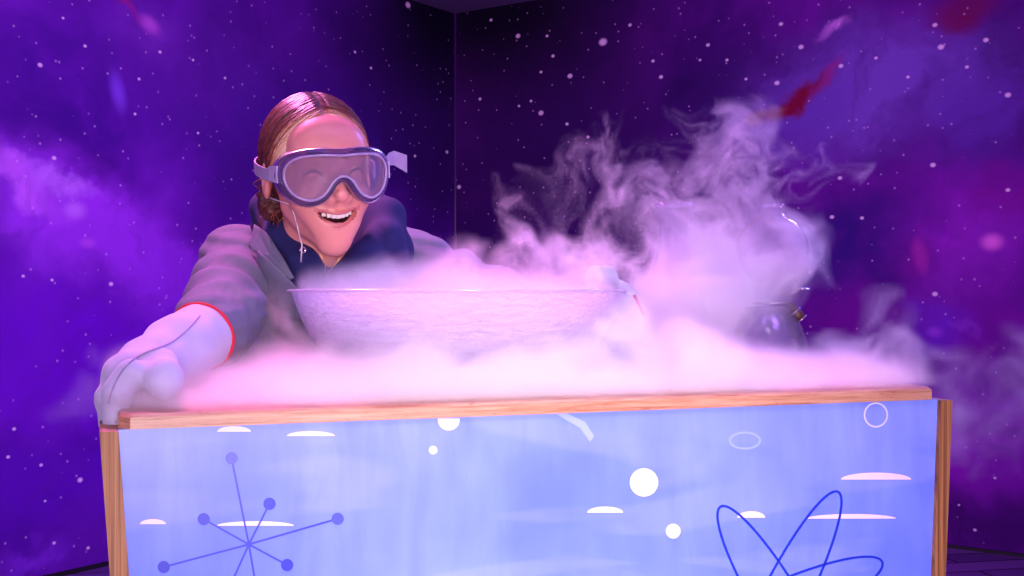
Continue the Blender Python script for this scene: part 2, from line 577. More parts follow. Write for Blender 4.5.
# ------------------------------------------------------------------ the counter
L2 = np.array([-0.386, 1.150]); R2 = np.array([0.532, 1.466])
u2 = (R2 - L2) / np.linalg.norm(R2 - L2); n2 = np.array([-u2[1], u2[0]])
WID = float(np.linalg.norm(R2 - L2)); DEP = 0.56
TOP = 0.926; PT = 0.911
TAPER_L, TAPER_R = 0.069, 0.046      # the front narrows towards the floor


def K(a, b, z):
    """counter coordinates: a along the front, b back from it, z height"""
    q = L2 + u2 * a + n2 * b
    return (q[0], q[1], z)


def ply_mat():
    N = NT('plywood_edge')
    co = N.coords('Generated')
    oc = N.coords()
    st = N.noise(N.mapping(N.mapping(oc, rot=(0, 0, -math.atan2(u2[1], u2[0]))), scale=(330, 2, 3), rot=(0, 0, 0)), 1.0, 3, 0.6)
    base = N.ramp(st, [(0.36, C(104, 62, 34)), (0.5, C(160, 106, 62)), (0.66, C(186, 134, 84))])
    gr = N.noise(N.mapping(oc, scale=(30, 30, 4)), 8, 5, 0.7)
    return N.surf(N.n('ShaderNodeBsdfPrincipled', {'Base Color': N.mixc(N.math('MULTIPLY', gr, 0.5), base, C(120, 66, 30)), 'Roughness': 0.55}).outputs[0])


def ply_top_mat():
    N = NT('worn_plywood_top')
    oc = N.mapping(N.coords(), rot=(0, 0, -math.atan2(u2[1], u2[0])))
    gr = N.noise(N.mapping(oc, scale=(1.2, 10, 30)), 9, 7, 0.75, 0.4)
    base = N.ramp(gr, [(0.35, C(146, 88, 62)), (0.5, C(184, 130, 104)), (0.7, C(206, 160, 134))])
    kn = N.noise(N.mapping(oc, scale=(7, 14, 22)), 5, 4, 0.7)
    k = N.n('ShaderNodeMapRange', {0: kn, 1: 0.62, 2: 0.72, 3: 0.0, 4: 0.75}).outputs[0]
    return N.surf(N.n('ShaderNodeBsdfPrincipled', {'Base Color': N.mixc(k, base, C(120, 58, 38)), 'Roughness': 0.38}).outputs[0])


m_ply = ply_mat(); m_top = ply_top_mat()
m_inner = plain('pale_plywood_face', C(190, 150, 110), 0.6, 0.1, 20)
counter = thing('display_counter', K(WID / 2, DEP / 2, 0), 'plywood display counter with a pale blue printed front under the fog', 'counter')

# top board, its front corners cut off
tb = MB()
fr = -0.004
out = [(0.011, fr), (WID - 0.012, fr), (WID - 0.001, 0.012), (WID + 0.002, DEP), (0.0, DEP), (0.000, 0.012)]
bv = 0.003
low = [K(a, b, PT + 0.0003) for a, b in out]
mid = [K(a, b, TOP - bv) for a, b in out]
ca, cb = WID / 2, DEP / 2
topr = [K(a + (bv if a < ca else -bv), b + (bv if b < cb else -bv), TOP) for a, b in out]
n = len(out)
tb.add(low + mid + topr, [tuple(reversed(range(n))), tuple(range(2 * n, 3 * n))] +
       [(i, (i + 1) % n, n + (i + 1) % n, n + i) for i in range(n)] + [(n + i, n + (i + 1) % n, 2 * n + (i + 1) % n, 2 * n + i) for i in range(n)])
tb.build('top_board', m_top, counter, smooth=False)

PLY = 0.0175
zt = PT - 0.001


def edge_a(side, z):
    dz = PT - z
    return TAPER_L * dz if side == 'L' else WID - TAPER_R * dz


for side in ('L', 'R'):
    s = MB()
    sg = -1 if side == 'L' else 1
    ring = []
    for z in (0.0, zt):
        a0 = edge_a(side, z)
        ring.append([K(a0, -0.006, z), K(a0 + sg * PLY, -0.006, z), K(a0 + sg * PLY, DEP, z), K(a0, DEP, z)])
    s.prism(ring[0], ring[1])
    s.build('side_panel', m_ply, counter, smooth=False)
bk = MB()
bk.prism([K(edge_a('L', 0), DEP - 0.015, 0.0), K(edge_a('R', 0), DEP - 0.015, 0.0), K(edge_a('R', 0), DEP, 0.0), K(edge_a('L', 0), DEP, 0.0)],
         [K(0, DEP - 0.015, zt), K(WID, DEP - 0.015, zt), K(WID, DEP, zt), K(0, DEP, zt)])
bk.build('back_panel', m_inner, counter, smooth=False)


# front panel with its printed design (all one part)
def panel_print():
    N = NT('pale_blue_print')
    co = N.mapping(N.coords(), rot=(0, 0, -math.atan2(u2[1], u2[0])))
    big = N.noise(N.mapping(co, scale=(1, 1, 0.8), loc=(0.4, 0, 0.2)), 3.4, 4, 0.55, 0.0)
    base = N.ramp(big, [(0.28, C(88, 108, 226)), (0.48, C(114, 136, 238)), (0.66, C(136, 156, 248)), (0.85, C(152, 172, 255))])
    st = N.noise(N.mapping(co, scale=(7, 1, 1.5)), 3.2, 6, 0.62, 0.6)
    stf = N.n('ShaderNodeMapRange', {0: st, 1: 0.38, 2: 0.72, 3: 0.0, 4: 0.55}).outputs[0]
    c = N.mixc(stf, base, C(90, 108, 234))
    sw = N.noise(N.mapping(co, scale=(0.5, 1, 2.4), rot=(0, 0.25, 0)), 4.0, 2, 0.4, 1.4)
    swf = N.n('ShaderNodeMapRange', {0: sw, 1: 0.54, 2: 0.60, 3: 0.0, 4: 0.06}).outputs[0]
    c = N.mixc(swf, c, C(222, 226, 255))
    return N.surf(N.n('ShaderNodeBsdfPrincipled', {'Base Color': c, 'Roughness': 0.28, 'Specular IOR Level': 0.35, 'Coat Weight': 0.15}).outputs[0])


def on_panel(px, py, lift=0.0):
    """point of the front panel that stands at a pixel"""
    k = (px - 512) / F
    # L2 + u*a = (k*Y, Y)
    a = (k * L2[1] - L2[0]) / (u2[0] - k * u2[1])
    Y = L2[1] + u2[1] * a
    q = L2 + u2 * a - n2 * lift
    return (q[0], q[1], EYE - (py - 288) / F * Y)


ink = {
    'front': panel_print(),
    'white': plain('white_print_ink', C(208, 204, 222), 0.35, 0.02),
    'pinkwhite': plain('rosy_white_print_ink', C(232, 208, 244), 0.35, 0.02),
    'navy': plain('deep_blue_print_ink', C(24, 46, 184), 0.35, 0.02),
    'peri': plain('periwinkle_print_ink', C(30, 42, 184), 0.35, 0.02),
    'dot': plain('mid_blue_print_ink', C(22, 34, 180), 0.35, 0.02),
    'dotl': plain('light_periwinkle_print_ink', C(58, 68, 208), 0.35, 0.02),
    'faint': plain('faint_white_print_ink', C(146, 164, 248), 0.35, 0.02),
    'paleball': plain('pale_lilac_print_ink', C(196, 194, 236), 0.35, 0.02),
}
inks = list(ink.keys())
fp = MB()
fp.prism([K(edge_a('L', 0), 0, 0.0), K(edge_a('R', 0), 0, 0.0), K(edge_a('R', 0), 0.012, 0.0), K(edge_a('L', 0), 0.012, 0.0)],
         [K(0, 0, PT), K(WID, 0, PT), K(WID, 0.012, PT), K(0, 0.012, PT)], 0)


def poly(pix, mat, lift=0.0006):
    cx = sum(p[0] for p in pix) / len(pix); cy = sum(p[1] for p in pix) / len(pix)
    v = [on_panel(cx, cy, lift)] + [on_panel(x, y, lift) for x, y in pix]
    nn = len(pix)
    fp.add(v, [(0, 1 + i, 1 + (i + 1) % nn) for i in range(nn)], inks.index(mat))


def strip(pix, wpx, mat, lift=0.0006, closed=False):
    v = []; K_ = len(pix)
    for i, (x, y) in enumerate(pix):
        if closed:
            dx, dy = pix[(i + 1) % K_][0] - pix[i - 1][0], pix[(i + 1) % K_][1] - pix[i - 1][1]
        else:
            a, b = pix[max(i - 1, 0)], pix[min(i + 1, K_ - 1)]
            dx, dy = b[0] - a[0], b[1] - a[1]
        l = math.hypot(dx, dy) or 1
        nx, ny = -dy / l * wpx / 2, dx / l * wpx / 2
        v += [on_panel(x + nx, y + ny, lift), on_panel(x - nx, y - ny, lift)]
    seg = K_ if closed else K_ - 1
    fp.add(v, [(2 * i, 2 * i + 1, 2 * ((i + 1) % K_) + 1, 2 * ((i + 1) % K_)) for i in range(seg)], inks.index(mat))


def disc(cx, cy, rx, mat, ry=None, lift=0.0006, a0=0, a1=360):
    ry = ry or rx
    poly([(cx + rx * math.cos(math.radians(t)), cy + ry * math.sin(math.radians(t))) for t in np.linspace(a0, a1, 40, endpoint=(a1 - a0) < 360)], mat, lift)


def cap(x0, x1, y, h, mat, tilt=0):
    pts = []
    for t in np.linspace(0, math.pi, 20):
        pts.append(((x0 + x1) / 2 - math.cos(t) * (x1 - x0) / 2, y - math.sin(t) * h + tilt * (-math.cos(t))))
    poly(pts, mat)


# starburst at the left
sx, sy = 248.8, 544.2
rays = [((231.5, 458), 'dotl'), ((269.4, 503.6), 'dot'), ((203.6, 519), 'dot'), ((337.5, 518.6), 'dotl'), ((163.7, 566.8), 'dot'), ((287, 564.8), 'dot'),
        ((229, 588), 'dot'), ((263, 628), 'dot')]
for (q, mname) in rays:
    strip([(sx, sy), q], 1.9, 'peri', 0.0009)
for (q, mname) in rays:
    disc(q[0], q[1], 6.1, mname, lift=0.0012)
disc(sx, sy, 3.0, 'peri', lift=0.0012)
# shallow domes
for args in ((217, 251, 431.6, 5.5, 'white'), (286.6, 335, 436, 5, 'white'), (140, 166, 524, 5, 'pinkwhite'), (217, 294, 525.6, 4.5, 'pinkwhite'),
             (587, 623, 512.5, 6, 'white'), (840.5, 911, 479.5, 7, 'pinkwhite'), (807, 896, 518.5, 4.6, 'pinkwhite'), (737, 765, 517.6, 6.5, 'pinkwhite')):
    cap(*args)
# discs, the first one cut by the panel's top edge
poly([(448.6 + 11 * math.cos(t), 419.5 + 11 * math.sin(t)) for t in np.linspace(-0.10, math.pi + 0.10, 30)], 'white')
disc(433, 450, 4.3, 'white'); disc(643.8, 482.3, 14.2, 'white'); disc(673, 531, 7.5, 'paleball')
# ring outlines
strip([(875.6 + 11.4 * math.cos(t), 414.9 + 11.8 * math.sin(t)) for t in np.linspace(0, 2 * math.pi, 48, endpoint=False)], 1.6, 'white', closed=True)
strip([(744.7 + 15 * math.cos(t), 440.5 + 8 * math.sin(t)) for t in np.linspace(0, 2 * math.pi, 40, endpoint=False)], 2.2, 'faint', closed=True)
poly([(556, 414), (567, 413.6), (585, 422), (594, 436), (590, 442), (580, 428)], 'faint', 0.0004)
# atom of three orbits at the right
ax_, ay_ = 780, 606
for (ang, a, b) in ((math.degrees(math.atan2(-100, -60)), 116, 23), (math.degrees(math.atan2(-115, 58)), 128, 23), (-23.5, 111, 24)):
    ca_, sa_ = math.cos(math.radians(ang)), math.sin(math.radians(ang))
    pts = [(ax_ + a * math.cos(t) * ca_ - b * math.sin(t) * sa_, ay_ + a * math.cos(t) * sa_ + b * math.sin(t) * ca_) for t in np.linspace(0, 2 * math.pi, 110, endpoint=False)]
    strip(pts, 2.3, 'navy', 0.0009, closed=True)
fpo = fp.build('front_panel', [ink[k] for k in inks], counter, smooth=False)

# ------------------------------------------------------------------ the big clear bowl
BC = np.array([-0.071, 1.525]); BR = 0.213; RIM = 1.0475
tilt = Matrix.Rotation(math.radians(-0.0), 3, 'Y')
m_bowl = glassy('rippled_clear_plastic', (0.93, 0.9, 0.98, 1), 0.05, 0.28, 0.42, (0.86, 0.80, 0.98, 1), bump=1.0, bscale=140, bdist=0.007, aniso=(0.5, 0.5, 1.3))
m_rim = glassy('clear_plastic_rim', (0.97, 0.95, 1, 1), 0.35, 0.06, 0.45, (0.9, 0.86, 1.0, 1))
H = RIM - TOP
_zs = [0.0, .006, .015, .028, .045, .064, .084, .104, H]
_rs = [.112, .134, .149, .163, .177, .190, .200, .2075, BR]
outer = [(float(np.interp(z, _zs, _rs)), float(z)) for z in (H * (t / 28) ** 1.25 for t in range(29))]
prof = [(0.0005, 0.002)] + [(r, z + 0.001) for r, z in outer] + [(BR + 0.001, H)] + [(BR - 0.0035, H)] + [(max(r - 0.0035, 0.001), z + 0.0045) for r, z in reversed(outer[:-1])] + [(0.0005, 0.0055)]
bo = thing('mixing_bowl', (BC[0], BC[1], TOP), 'large clear rippled plastic bowl brimming with fog on the counter', 'bowl')
b_ = MB(); b_.lathe(prof, (BC[0], BC[1], TOP), 128, tilt=tilt)
b_.build('bowl_body', m_bowl, bo)
r_ = MB()
r_.lathe([(BR - 0.0045, H - 0.0022), (BR + 0.0045, H - 0.0022), (BR + 0.006, H - 0.0006), (BR + 0.0045, H + 0.0012), (BR - 0.0045, H + 0.0012)], (BC[0], BC[1], TOP), 128, closed=True, tilt=tilt)
r_.build('rim', m_rim, bo)

# ------------------------------------------------------------------ glassware
m_glass = glassy('clear_laboratory_glass', (0.99, 0.98, 1, 1), 0.05, 0.02, 0.0)
m_glass2 = glassy('thick_clear_glass', (0.94, 0.90, 0.97, 1), 0.34, 0.05, 0.10, bump=0.5, bscale=38, bdist=0.004)
m_steel = plain('bright_steel', C(210, 200, 215), 0.18, 0.03, metal=1.0)
m_rubber = plain('brown_rubber', C(86, 50, 44), 0.5)


def shell(prof, t=0.002):
    return prof + [(max(r - t, 0.0005), z + (t if i == 0 else 0)) for i, (r, z) in reversed(list(enumerate(prof)))]


FX = P(674, 288, 1.78)
fk = thing('conical_flask', (FX[0], 1.78, TOP), 'tall conical glass flask with a flared rim pouring fog, beside the bowl', 'flask')
hF = (P(0, 204, 1.78)[2]) - TOP
pf = [(0.0005, 0.001), (0.072, 0.001), (0.079, 0.006), (0.0785, 0.013), (0.066, 0.05), (0.048, 0.105), (0.034, 0.15), (0.0255, 0.18), (0.0235, 0.195), (0.0235, hF - 0.012), (0.026, hF - 0.005), (0.0285, hF - 0.001), (0.0283, hF)]
m1 = MB(); m1.lathe(shell(pf), (FX[0], 1.78, TOP), 64); m1.build('flask_body', m_glass, fk)
m1 = MB(); m1.lathe([(0.0268, hF - 0.002), (0.029, hF - 0.003), (0.0302, hF - 0.0005), (0.029, hF + 0.0015), (0.0268, hF + 0.0015)], (FX[0], 1.78, TOP), 64, closed=True); m1.build('lip', m_glass2, fk)

JY = 1.80
JX = P(768, 288, JY)[0]
jar = thing('two_part_glass_vessel', (JX, JY, TOP), 'bell-shaped glass vessel with clamped upper bulb and steel clip at the counter end', 'glass vessel')
z_ = lambda py: P(0, py, JY)[2] - TOP
px_ = JY / F
lower = [(0.0005, 0.001), (36 * px_, 0.001), (39.5 * px_, 0.006), (40 * px_, 0.018), (38 * px_, 0.045), (34 * px_, 0.062), (29 * px_, 0.078), (25.5 * px_, z_(309) - 0.006), (25 * px_, z_(309))]
lo_ = MB(); lo_.lathe(shell(lower, 0.003), (JX, JY, TOP), 64); lo_.build('lower_vessel', m_glass2, jar)
fl_ = MB(); fl_.lathe([(20 * px_, z_(309)), (29 * px_, z_(309)), (30 * px_, z_(308)), (29 * px_, z_(306)), (20 * px_, z_(306))], (JX, JY, TOP), 64, closed=True); fl_.build('flange', m_glass2, jar)
UX = P(775, 288, JY)[0]
upper = [(18 * px_, z_(306)), (17 * px_, z_(300)), (19 * px_, z_(294)), (25 * px_, z_(283)), (33 * px_, z_(266)), (36.5 * px_, z_(250)), (34 * px_, z_(236)), (26 * px_, z_(224)), (15 * px_, z_(217)), (9.5 * px_, z_(213)), (8.6 * px_, z_(209)), (10.2 * px_, z_(206))]
up_ = MB(); up_.lathe(shell(upper, 0.002), ((UX + JX) / 2 + 0.003, JY, TOP), 64); up_.build('upper_bulb', m_glass, jar)
lp = MB(); lp.lathe([(9 * px_, z_(206.8)), (10.8 * px_, z_(206.8)), (11.4 * px_, z_(205.6)), (10.6 * px_, z_(204.4)), (9 * px_, z_(204.4))], ((UX + JX) / 2 + 0.003, JY, TOP), 48, closed=True); lp.build('lip', m_glass2, jar)
# steel clamp: band, screw clip and wing disc at its right-hand side
cl = MB()
cl.tube([np.array([(JX + UX) / 2 + 19.5 * px_ * math.cos(t), JY + 19.5 * px_ * math.sin(t), TOP + z_(303)]) for t in np.linspace(0, 2 * math.pi, 40, endpoint=False)], 0.0022, 8, closed=True)
cp = cl.build('clamp_band', m_steel, jar)
cb_ = MB()
c0 = P(790, 305, JY - 0.01); c1 = P(801, 319, JY - 0.01)
cb_.tube([c0, c0 * 0.3 + c1 * 0.7, c1], [0.005, 0.0085, 0.0068], 14)
cb_.build('screw_clip', m_rubber, cp)
cr_ = MB()
axd = (c1 - c0) / np.linalg.norm(c1 - c0)
for f_ in (0.45, 1.0):
    cen = c0 + (c1 - c0) * f_
    e1 = np.cross(axd, (0, 1, 0)); e1 /= np.linalg.norm(e1); e2 = np.cross(axd, e1)
    cr_.tube([cen + 0.0088 * (math.cos(t) * e1 + math.sin(t) * e2) for t in np.linspace(0, 2 * math.pi, 24, endpoint=False)], 0.0013, 6, closed=True)
cr_.build('clip_ring', m_steel, cp)
wd = MB()
wc = P(802, 289, JY - 0.005)
wd.lathe([(0.0005, -0.0022), (0.008, -0.002), (0.0145, -0.0004), (0.0145, 0.0004), (0.008, 0.0022), (0.004, 0.0032), (0.0005, 0.0036)], wc, 32, tilt=Matrix.Rotation(math.radians(4), 3, 'Y'))
wd.tube([wc, P(790, 294, JY - 0.005)], 0.0018, 8)
wd.build('wing_disc', m_steel, cp)

# ------------------------------------------------------------------ the person
m_skin = plain('skin', C(226, 146, 136), 0.42, 0.04, 25, 0.10, 260, sss=0.12)
m_lip = plain('lips', C(205, 116, 112), 0.35, 0.05)
m_mouth = plain('mouth_inside', C(70, 18, 26), 0.6)
m_tooth = plain('teeth', C(240, 230, 222), 0.25, 0.01)
m_brow = plain('eyebrow_hair', C(120, 78, 60), 0.7)
m_eye = plain('eyeball', C(232, 226, 226), 0.2, 0.01)
m_iris = plain('dark_iris', C(50, 40, 44), 0.2)
m_coat = plain('grey_lab_coat', C(108, 106, 132), 0.85, 0.05, 60, 0.2, 500)
m_hood = plain('navy_hoodie', C(18, 16, 84), 0.85, 0.08, 60, 0.3, 400)
m_glove = plain('white_cryo_glove', C(176, 168, 206), 0.8, 0.02, 30, 0.2, 300, sheen=0.3)
m_red = plain('red_glove_trim', C(200, 24, 48), 0.7, 0.05)
m_trouser = plain('dark_trousers', C(34, 32, 48), 0.9)
m_shoe = plain('black_shoes', C(18, 16, 20), 0.5)
m_gold = plain('gold_chain', C(226, 180, 120), 0.3, 0.02, metal=1.0)
m_cord = plain('pale_cord', C(220, 206, 214), 0.6)

person = thing('person', (-0.33, 2.12, 0.0), 'smiling person in safety goggles, grey lab coat and white gloves leaning over the counter', 'person')

HS = 0.945
MH = Matrix.Translation(Vector(P(318, 175, 1.640))) @ Matrix.Rotation(math.radians(26), 4, 'Z') @ Matrix.Rotation(math.radians(9), 4, 'X') @ Matrix.Rotation(math.radians(-5), 4, 'Y') @ Matrix.Scale(HS, 4)
MHn = np.array(MH); MHi = np.linalg.inv(MHn)


def to_head(p):
    return (p @ MHi[:3, :3].T.astype(np.float32) + MHi[:3, 3].astype(np.float32)).astype(np.float32)


def hw(x, y, z):
    """head coordinates to world"""
    return np.array(MH @ Vector((x, y, z)))


def arc_z(x): return -0.0545 + 13.0 * x * x      # the smile's curve


def f_head(q):
    x = q[..., 0]; ax = np.abs(x)
    s = q.copy(); s[..., 0] = ax                 # mirrored coordinates
    d = s_ell(q, (0, .014, .030), (.0725, .092, .083))
    d = su(d, s_ell(q, (0, -.026, -.022), (.0555, .060, .077)), .03)
    d = su(d, s_ell(q, (0, -.058, .045), (.052, .030, .036)), .025)
    d = su(d, s_cap(s, (.043, -.004, -.046), (.008, -.064, -.094), .011, .011), .02)
    d = su(d, s_ell(q, (0, -.070, -.096), (.015, .013, .013)), .02)
    d = su(d, s_ell(s, (.034, -.064, -.028), (.022, .019, .019)), .026)      # cheeks lifted by the smile
    d = su(d, s_cap(s, (.008, -.087, .028), (.040, -.070, .031), .006, .006), .014)
    d = ss(d, s_ell(s, (.031, -.100, .010), (.017, .011, .010)), .012)
    d = su(d, s_cap(q, (0, -.086, .016), (0, -.111, -.020), .0062, .0098), .009)
    d = su(d, s_ell(s, (.0115, -.098, -.024), (.0085, .010, .0075)), .006)
    d = ss(d, s_ell(s, (.0055, -.103, -.0325), (.0032, .005, .003)), .002)
    d = su(d, s_ell(q, (0, -.077, -.060), (.034, .019, .028)), .030)        # muzzle
    # open smiling mouth
    z = q[..., 2] - arc_z(np.clip(ax, 0, .034)); m = q.copy(); m[..., 2] = z
    d = ss(d, s_ell(m, (0, -.094, -.002), (.0295, .022, .0082)), .003)
    # lips follow the same curve
    t = np.clip(ax / .031, 0, 1)
    yl = -.0985 + 26 * np.minimum(ax, .032) ** 2
    hu = .0080 * (1 - t ** 2.2) + .0005
    up_l = np.sqrt((q[..., 1] - yl) ** 2 + (z - hu) ** 2 + np.maximum(ax - .031, 0) ** 2) - (.0032 - .0014 * t)
    lw_l = np.sqrt((q[..., 1] - yl - .002) ** 2 + (z + hu * 1.15) ** 2 + np.maximum(ax - .029, 0) ** 2) - (.0042 - .0020 * t)
    d = su(d, up_l, .004); d = su(d, lw_l, .004)
    # ears
    e = s_ell(s, (.0745, .012, -.004), (.0075, .017, .029), Matrix.Rotation(math.radians(14), 3, 'Z'))
    e = ss(e, s_ell(s, (.083, .006, -.000), (.007, .0095, .017)), .004)
    d = su(d, e, .006)
    return d


f_neck_pts = ((0.002, .030, -.060), (0.0, .052, -.150), (0.0, .072, -.200))


def f_body(p):
    q = to_head(p)
    d = f_head(q) * HS
    nk = s_chain(p, [hw(0, .030, -.050), hw(0, .036, -.105), P(322, 292, 1.745)], [.044, .043, .055])
    d = su(d, nk, .022)
    # chest and shoulders under the clothes
    ch = s_cap(p, P(290, 300, 1.82), P(365, 296, 1.90), .034, .034)
    return su(d, ch, .03)


def body_mat(c):
    q = to_head(c)
    ax = np.abs(q[:, 0]); z = q[:, 2] - arc_z(np.clip(ax, 0, .034))
    t = np.clip(ax / .031, 0, 1); hu = .0080 * (1 - t ** 2.2) + .0005
    yl = -.0985 + 26 * np.minimum(ax, .03) ** 2
    near = (q[:, 1] < yl + .0035) & (ax < .033)
    lips = near & (np.minimum(np.abs(z - hu), np.abs(z + hu * 1.15)) < .0030)
    ins = (q[:, 1] > -.098) & (q[:, 1] < -.070) & (np.abs(z + .002) < .0115) & (ax < .027) & ~lips & (s_ell(np.stack([q[:, 0], q[:, 1], z], -1), (0, -.094, -.002), (.0295, .022, .0082)) < .0012)
    return np.where(lips, 1, np.where(ins, 2, 0))


lo = hw(0, 0, 0) + np.array([-.14, -.15, -.30]); hi = hw(0, 0, 0) + np.array([.20, .36, .16])
body = sdf_obj('body', f_body, lo, hi, 0.0021, [m_skin, m_lip, m_mouth], person, fm=body_mat)


def f_teeth(q):
    d = None
    for k in range(-4, 5):
        x = (k + .0) * .0062
        wd_ = .0043
        y = -.0935 + 24 * x * x
        c_ = np.array((x, y, arc_z(abs(x)) + .0042 - 5 * x * x), dtype=np.float32)
        e = np.linalg.norm(np.maximum(np.abs(q - c_) - np.array((.0023, .0010, .0040 - .00022 * abs(k)), dtype=np.float32), 0), axis=-1) - .0009
        d = e if d is None else np.minimum(d, e)
    return d


sdf_obj('teeth', f_teeth, (-.030, -.104, -.075), (.030, -.06, -.035), 0.0007, m_tooth, body, M=MH)
for sgn in (-1, 1):
    e = MB()
    ce_ = (sgn * .031, -.0735, .008)
    pr = [(0.0125 * math.sin(t), -0.0125 * math.cos(t)) for t in np.linspace(0.02, math.pi - 0.02, 14)]
    e.lathe(pr, ce_, 20)
    ev = np.array([hw(*p) for p in e.v])
    fm = [1 if (((np.array(e.v)[list(f)].mean(0) - np.array(ce_)) / .0125)[1] < -.9) else 0 for f in e.f]
    build('eyelid', ev, e.f, m_skin, body, True)
    e = MB()
    e.tube([hw(sgn * a_, b_y, c_z) for a_, b_y, c_z in ((.012, -.0935, .029), (.022, -.091, .036), (.034, -.085, .038), (.046, -.073, .031))], [.0022 * .6, .003, .0028, .001], 8)
    e.build('eyebrow', m_brow, body)
    e = MB()      # lash line of the smiling eye
    e.tube([hw(sgn * a_, b_y, c_z) for a_, b_y, c_z in ((.019, -.0885, .006), (.026, -.0905, .0125), (.034, -.089, .0135), (.043, -.080, .008))], [.0008, .0014, .0015, .0008], 6)
    e.build('eyelashes', m_iris, body)


# hair
def hair_mat():
    N = NT('blonde_to_auburn_hair')
    at = N.n('ShaderNodeAttribute', attribute_name='tone').outputs['Fac']
    c = N.ramp(at, [(0.0, C(66, 26, 22)), (0.4, C(134, 64, 44)), (0.7, C(222, 166, 124)), (1.0, C(246, 212, 178))])
    return N.surf(N.n('ShaderNodeBsdfPrincipled', {'Base Color': c, 'Roughness': 0.42, 'Specular IOR Level': 0.6}).outputs[0])


m_hair = hair_mat()


def add_tone(o, vals):
    a = o.data.attributes.new('tone', 'FLOAT', 'POINT')
    a.data.foreach_set('value', np.asarray(vals, dtype=np.float32))


def f_hair(q):
    s = q.copy(); s[..., 0] = np.abs(q[..., 0])
    d = s_ell(q, (0, .018, .032), (.0785, .096, .0875))
    d = su(d, s_ell(q, (0, .060, -.030), (.066, .046, .055)), .03)
    groove = s_chain(q, [(0, -.10, .080), (0, -.045, .124), (0, .02, .132)], [.0022, .0022, .002])
    d = ss(d, groove, .007)
    d = ss(d, s_ell(q, (0, -.112, -.022), (.071, .088, .084)), .006)
    d = ss(d, s_ell(s, (.088, .004, -.014), (.026, .024, .034)), .006)
    d = ss(d, s_ell(q, (0, -.03, -.09), (.064, .068, .06)), .01)
    bun = s_ell(q, (0, .118, -.035), (.036, .032, .034))
    d = su(d, bun, .012)
    d = su(d, s_ell(s, (.062, .047, -.044), (.019, .020, .026)), .012)
    st = np.sin(q[..., 1] * 420 + 9 * np.sin(q[..., 2] * 60)) * np.sin(q[..., 2] * 240 + 6 * q[..., 1] * 30)
    return d + .0009 * st


def tone_of(q):
    dc = s_ell(q.astype(np.float32), (0, -.112, -.022), (.071, .088, .084))
    t = 1.0 - np.maximum(dc - .028, 0) * 26 - 5 * np.maximum(0.02 - q[:, 2], 0)
    return np.clip(t, 0.03, 1)


vv, qq = snets(f_hair, (-.1, -.1, -.12), (.1, .17, .15), .0022)
hv = vv @ MHn[:3, :3].T + MHn[:3, 3]
hair = build('hair', hv, qq.tolist(), m_hair, person)
add_tone(hair, np.clip(tone_of(vv) + rng.normal(0, .06, len(vv)), 0, 1))
# combed strands
sm = MB(); tones = []
CR = np.array([0, .018, .032]); RA = np.array([.0785, .096, .0875])


def surf_pt(dv, off):
    dv = dv / np.linalg.norm(dv)
    k = 1 / np.linalg.norm(dv / RA)
    return CR + dv * (k + off)


for i in range(620):
    sg = random.choice((-1, 1))
    t = random.random() ** 1.1
    y0 = -.072 + .12 * t
    st = np.array([sg * .004, y0, 0.0]) - CR
    st[2] = RA[2] * math.sqrt(max(0.02, 1 - (st[1] / RA[1]) ** 2))
    md = np.array([sg * .07, -.055 + .10 * t + random.uniform(-.006, .006), .050 - .01 * t]) - CR
    en = np.array([sg * .072, .030 + .05 * t + random.uniform(-.008, .008), -.028 - .02 * random.random()]) - CR
    if random.random() < .25: en = np.array([sg * .03, .105, -.02]) - CR
    pts = []
    off = random.uniform(-.0005, .0012); wv = random.uniform(0, 6)
    for a in np.linspace(0, 1, 15):
        dv = st * (1 - a) ** 2 + 2 * a * (1 - a) * md + a * a * en
        o_ = off + .0006 * math.sin(9 * a + wv)
        p = surf_pt(dv, o_)
        pts.append(p)
    f_ = f_hair(np.array(pts, dtype=np.float32))
    keep = [p for p, d_ in zip(pts, f_) if d_ < .0035]
    if len(keep) < 5: continue
    n0 = len(sm.v)
    sm.tube(keep, [.0005] + [.0011] * (len(keep) - 2) + [.0005], 4)
    tv = tone_of(np.array(sm.v[n0:])) + random.gauss(0, .13)
    tones.extend(np.clip(tv, 0, 1).tolist())
# loose curls behind the ear
for i in range(90):
    sg = -1 if i % 3 else 1
    c = np.array([sg * (.060 + random.uniform(-.01, .012)), .045 + random.uniform(-.02, .03), -.015 + random.uniform(-.02, .02)])
    ph = random.uniform(0, 6); rr = random.uniform(.004, .010); ln = random.uniform(.03, .055)
    pts = [c + np.array([sg * rr * math.cos(ph + 7 * a), rr * math.sin(ph + 7 * a), -ln * a]) for a in np.linspace(0, 1, 14)]
    n0 = len(sm.v)
    sm.tube(pts, .0009, 4)
    tones.extend([min(1, max(0, .25 + random.gauss(0, .15)))] * (len(sm.v) - n0))
# a few flyaways at the temple
for i in range(0):
    c = np.array([.070, -.02 + random.uniform(-.02, .03), .055 + random.uniform(-.02, .02)])
    k_ = random.uniform(.005, .014)
    pts = [c + np.array([k_ * math.sin(2.6 * a), -.008 * a, -.035 * a + .012 * math.sin(4 * a)]) for a in np.linspace(0, 1, 9)]
    n0 = len(sm.v)
    sm.tube(pts, .0002, 3)
    tones.extend([.8] * (len(sm.v) - n0))
st_o = build('hair_strands', [hw(*p) for p in sm.v], sm.f, m_hair, hair)
add_tone(st_o, tones)

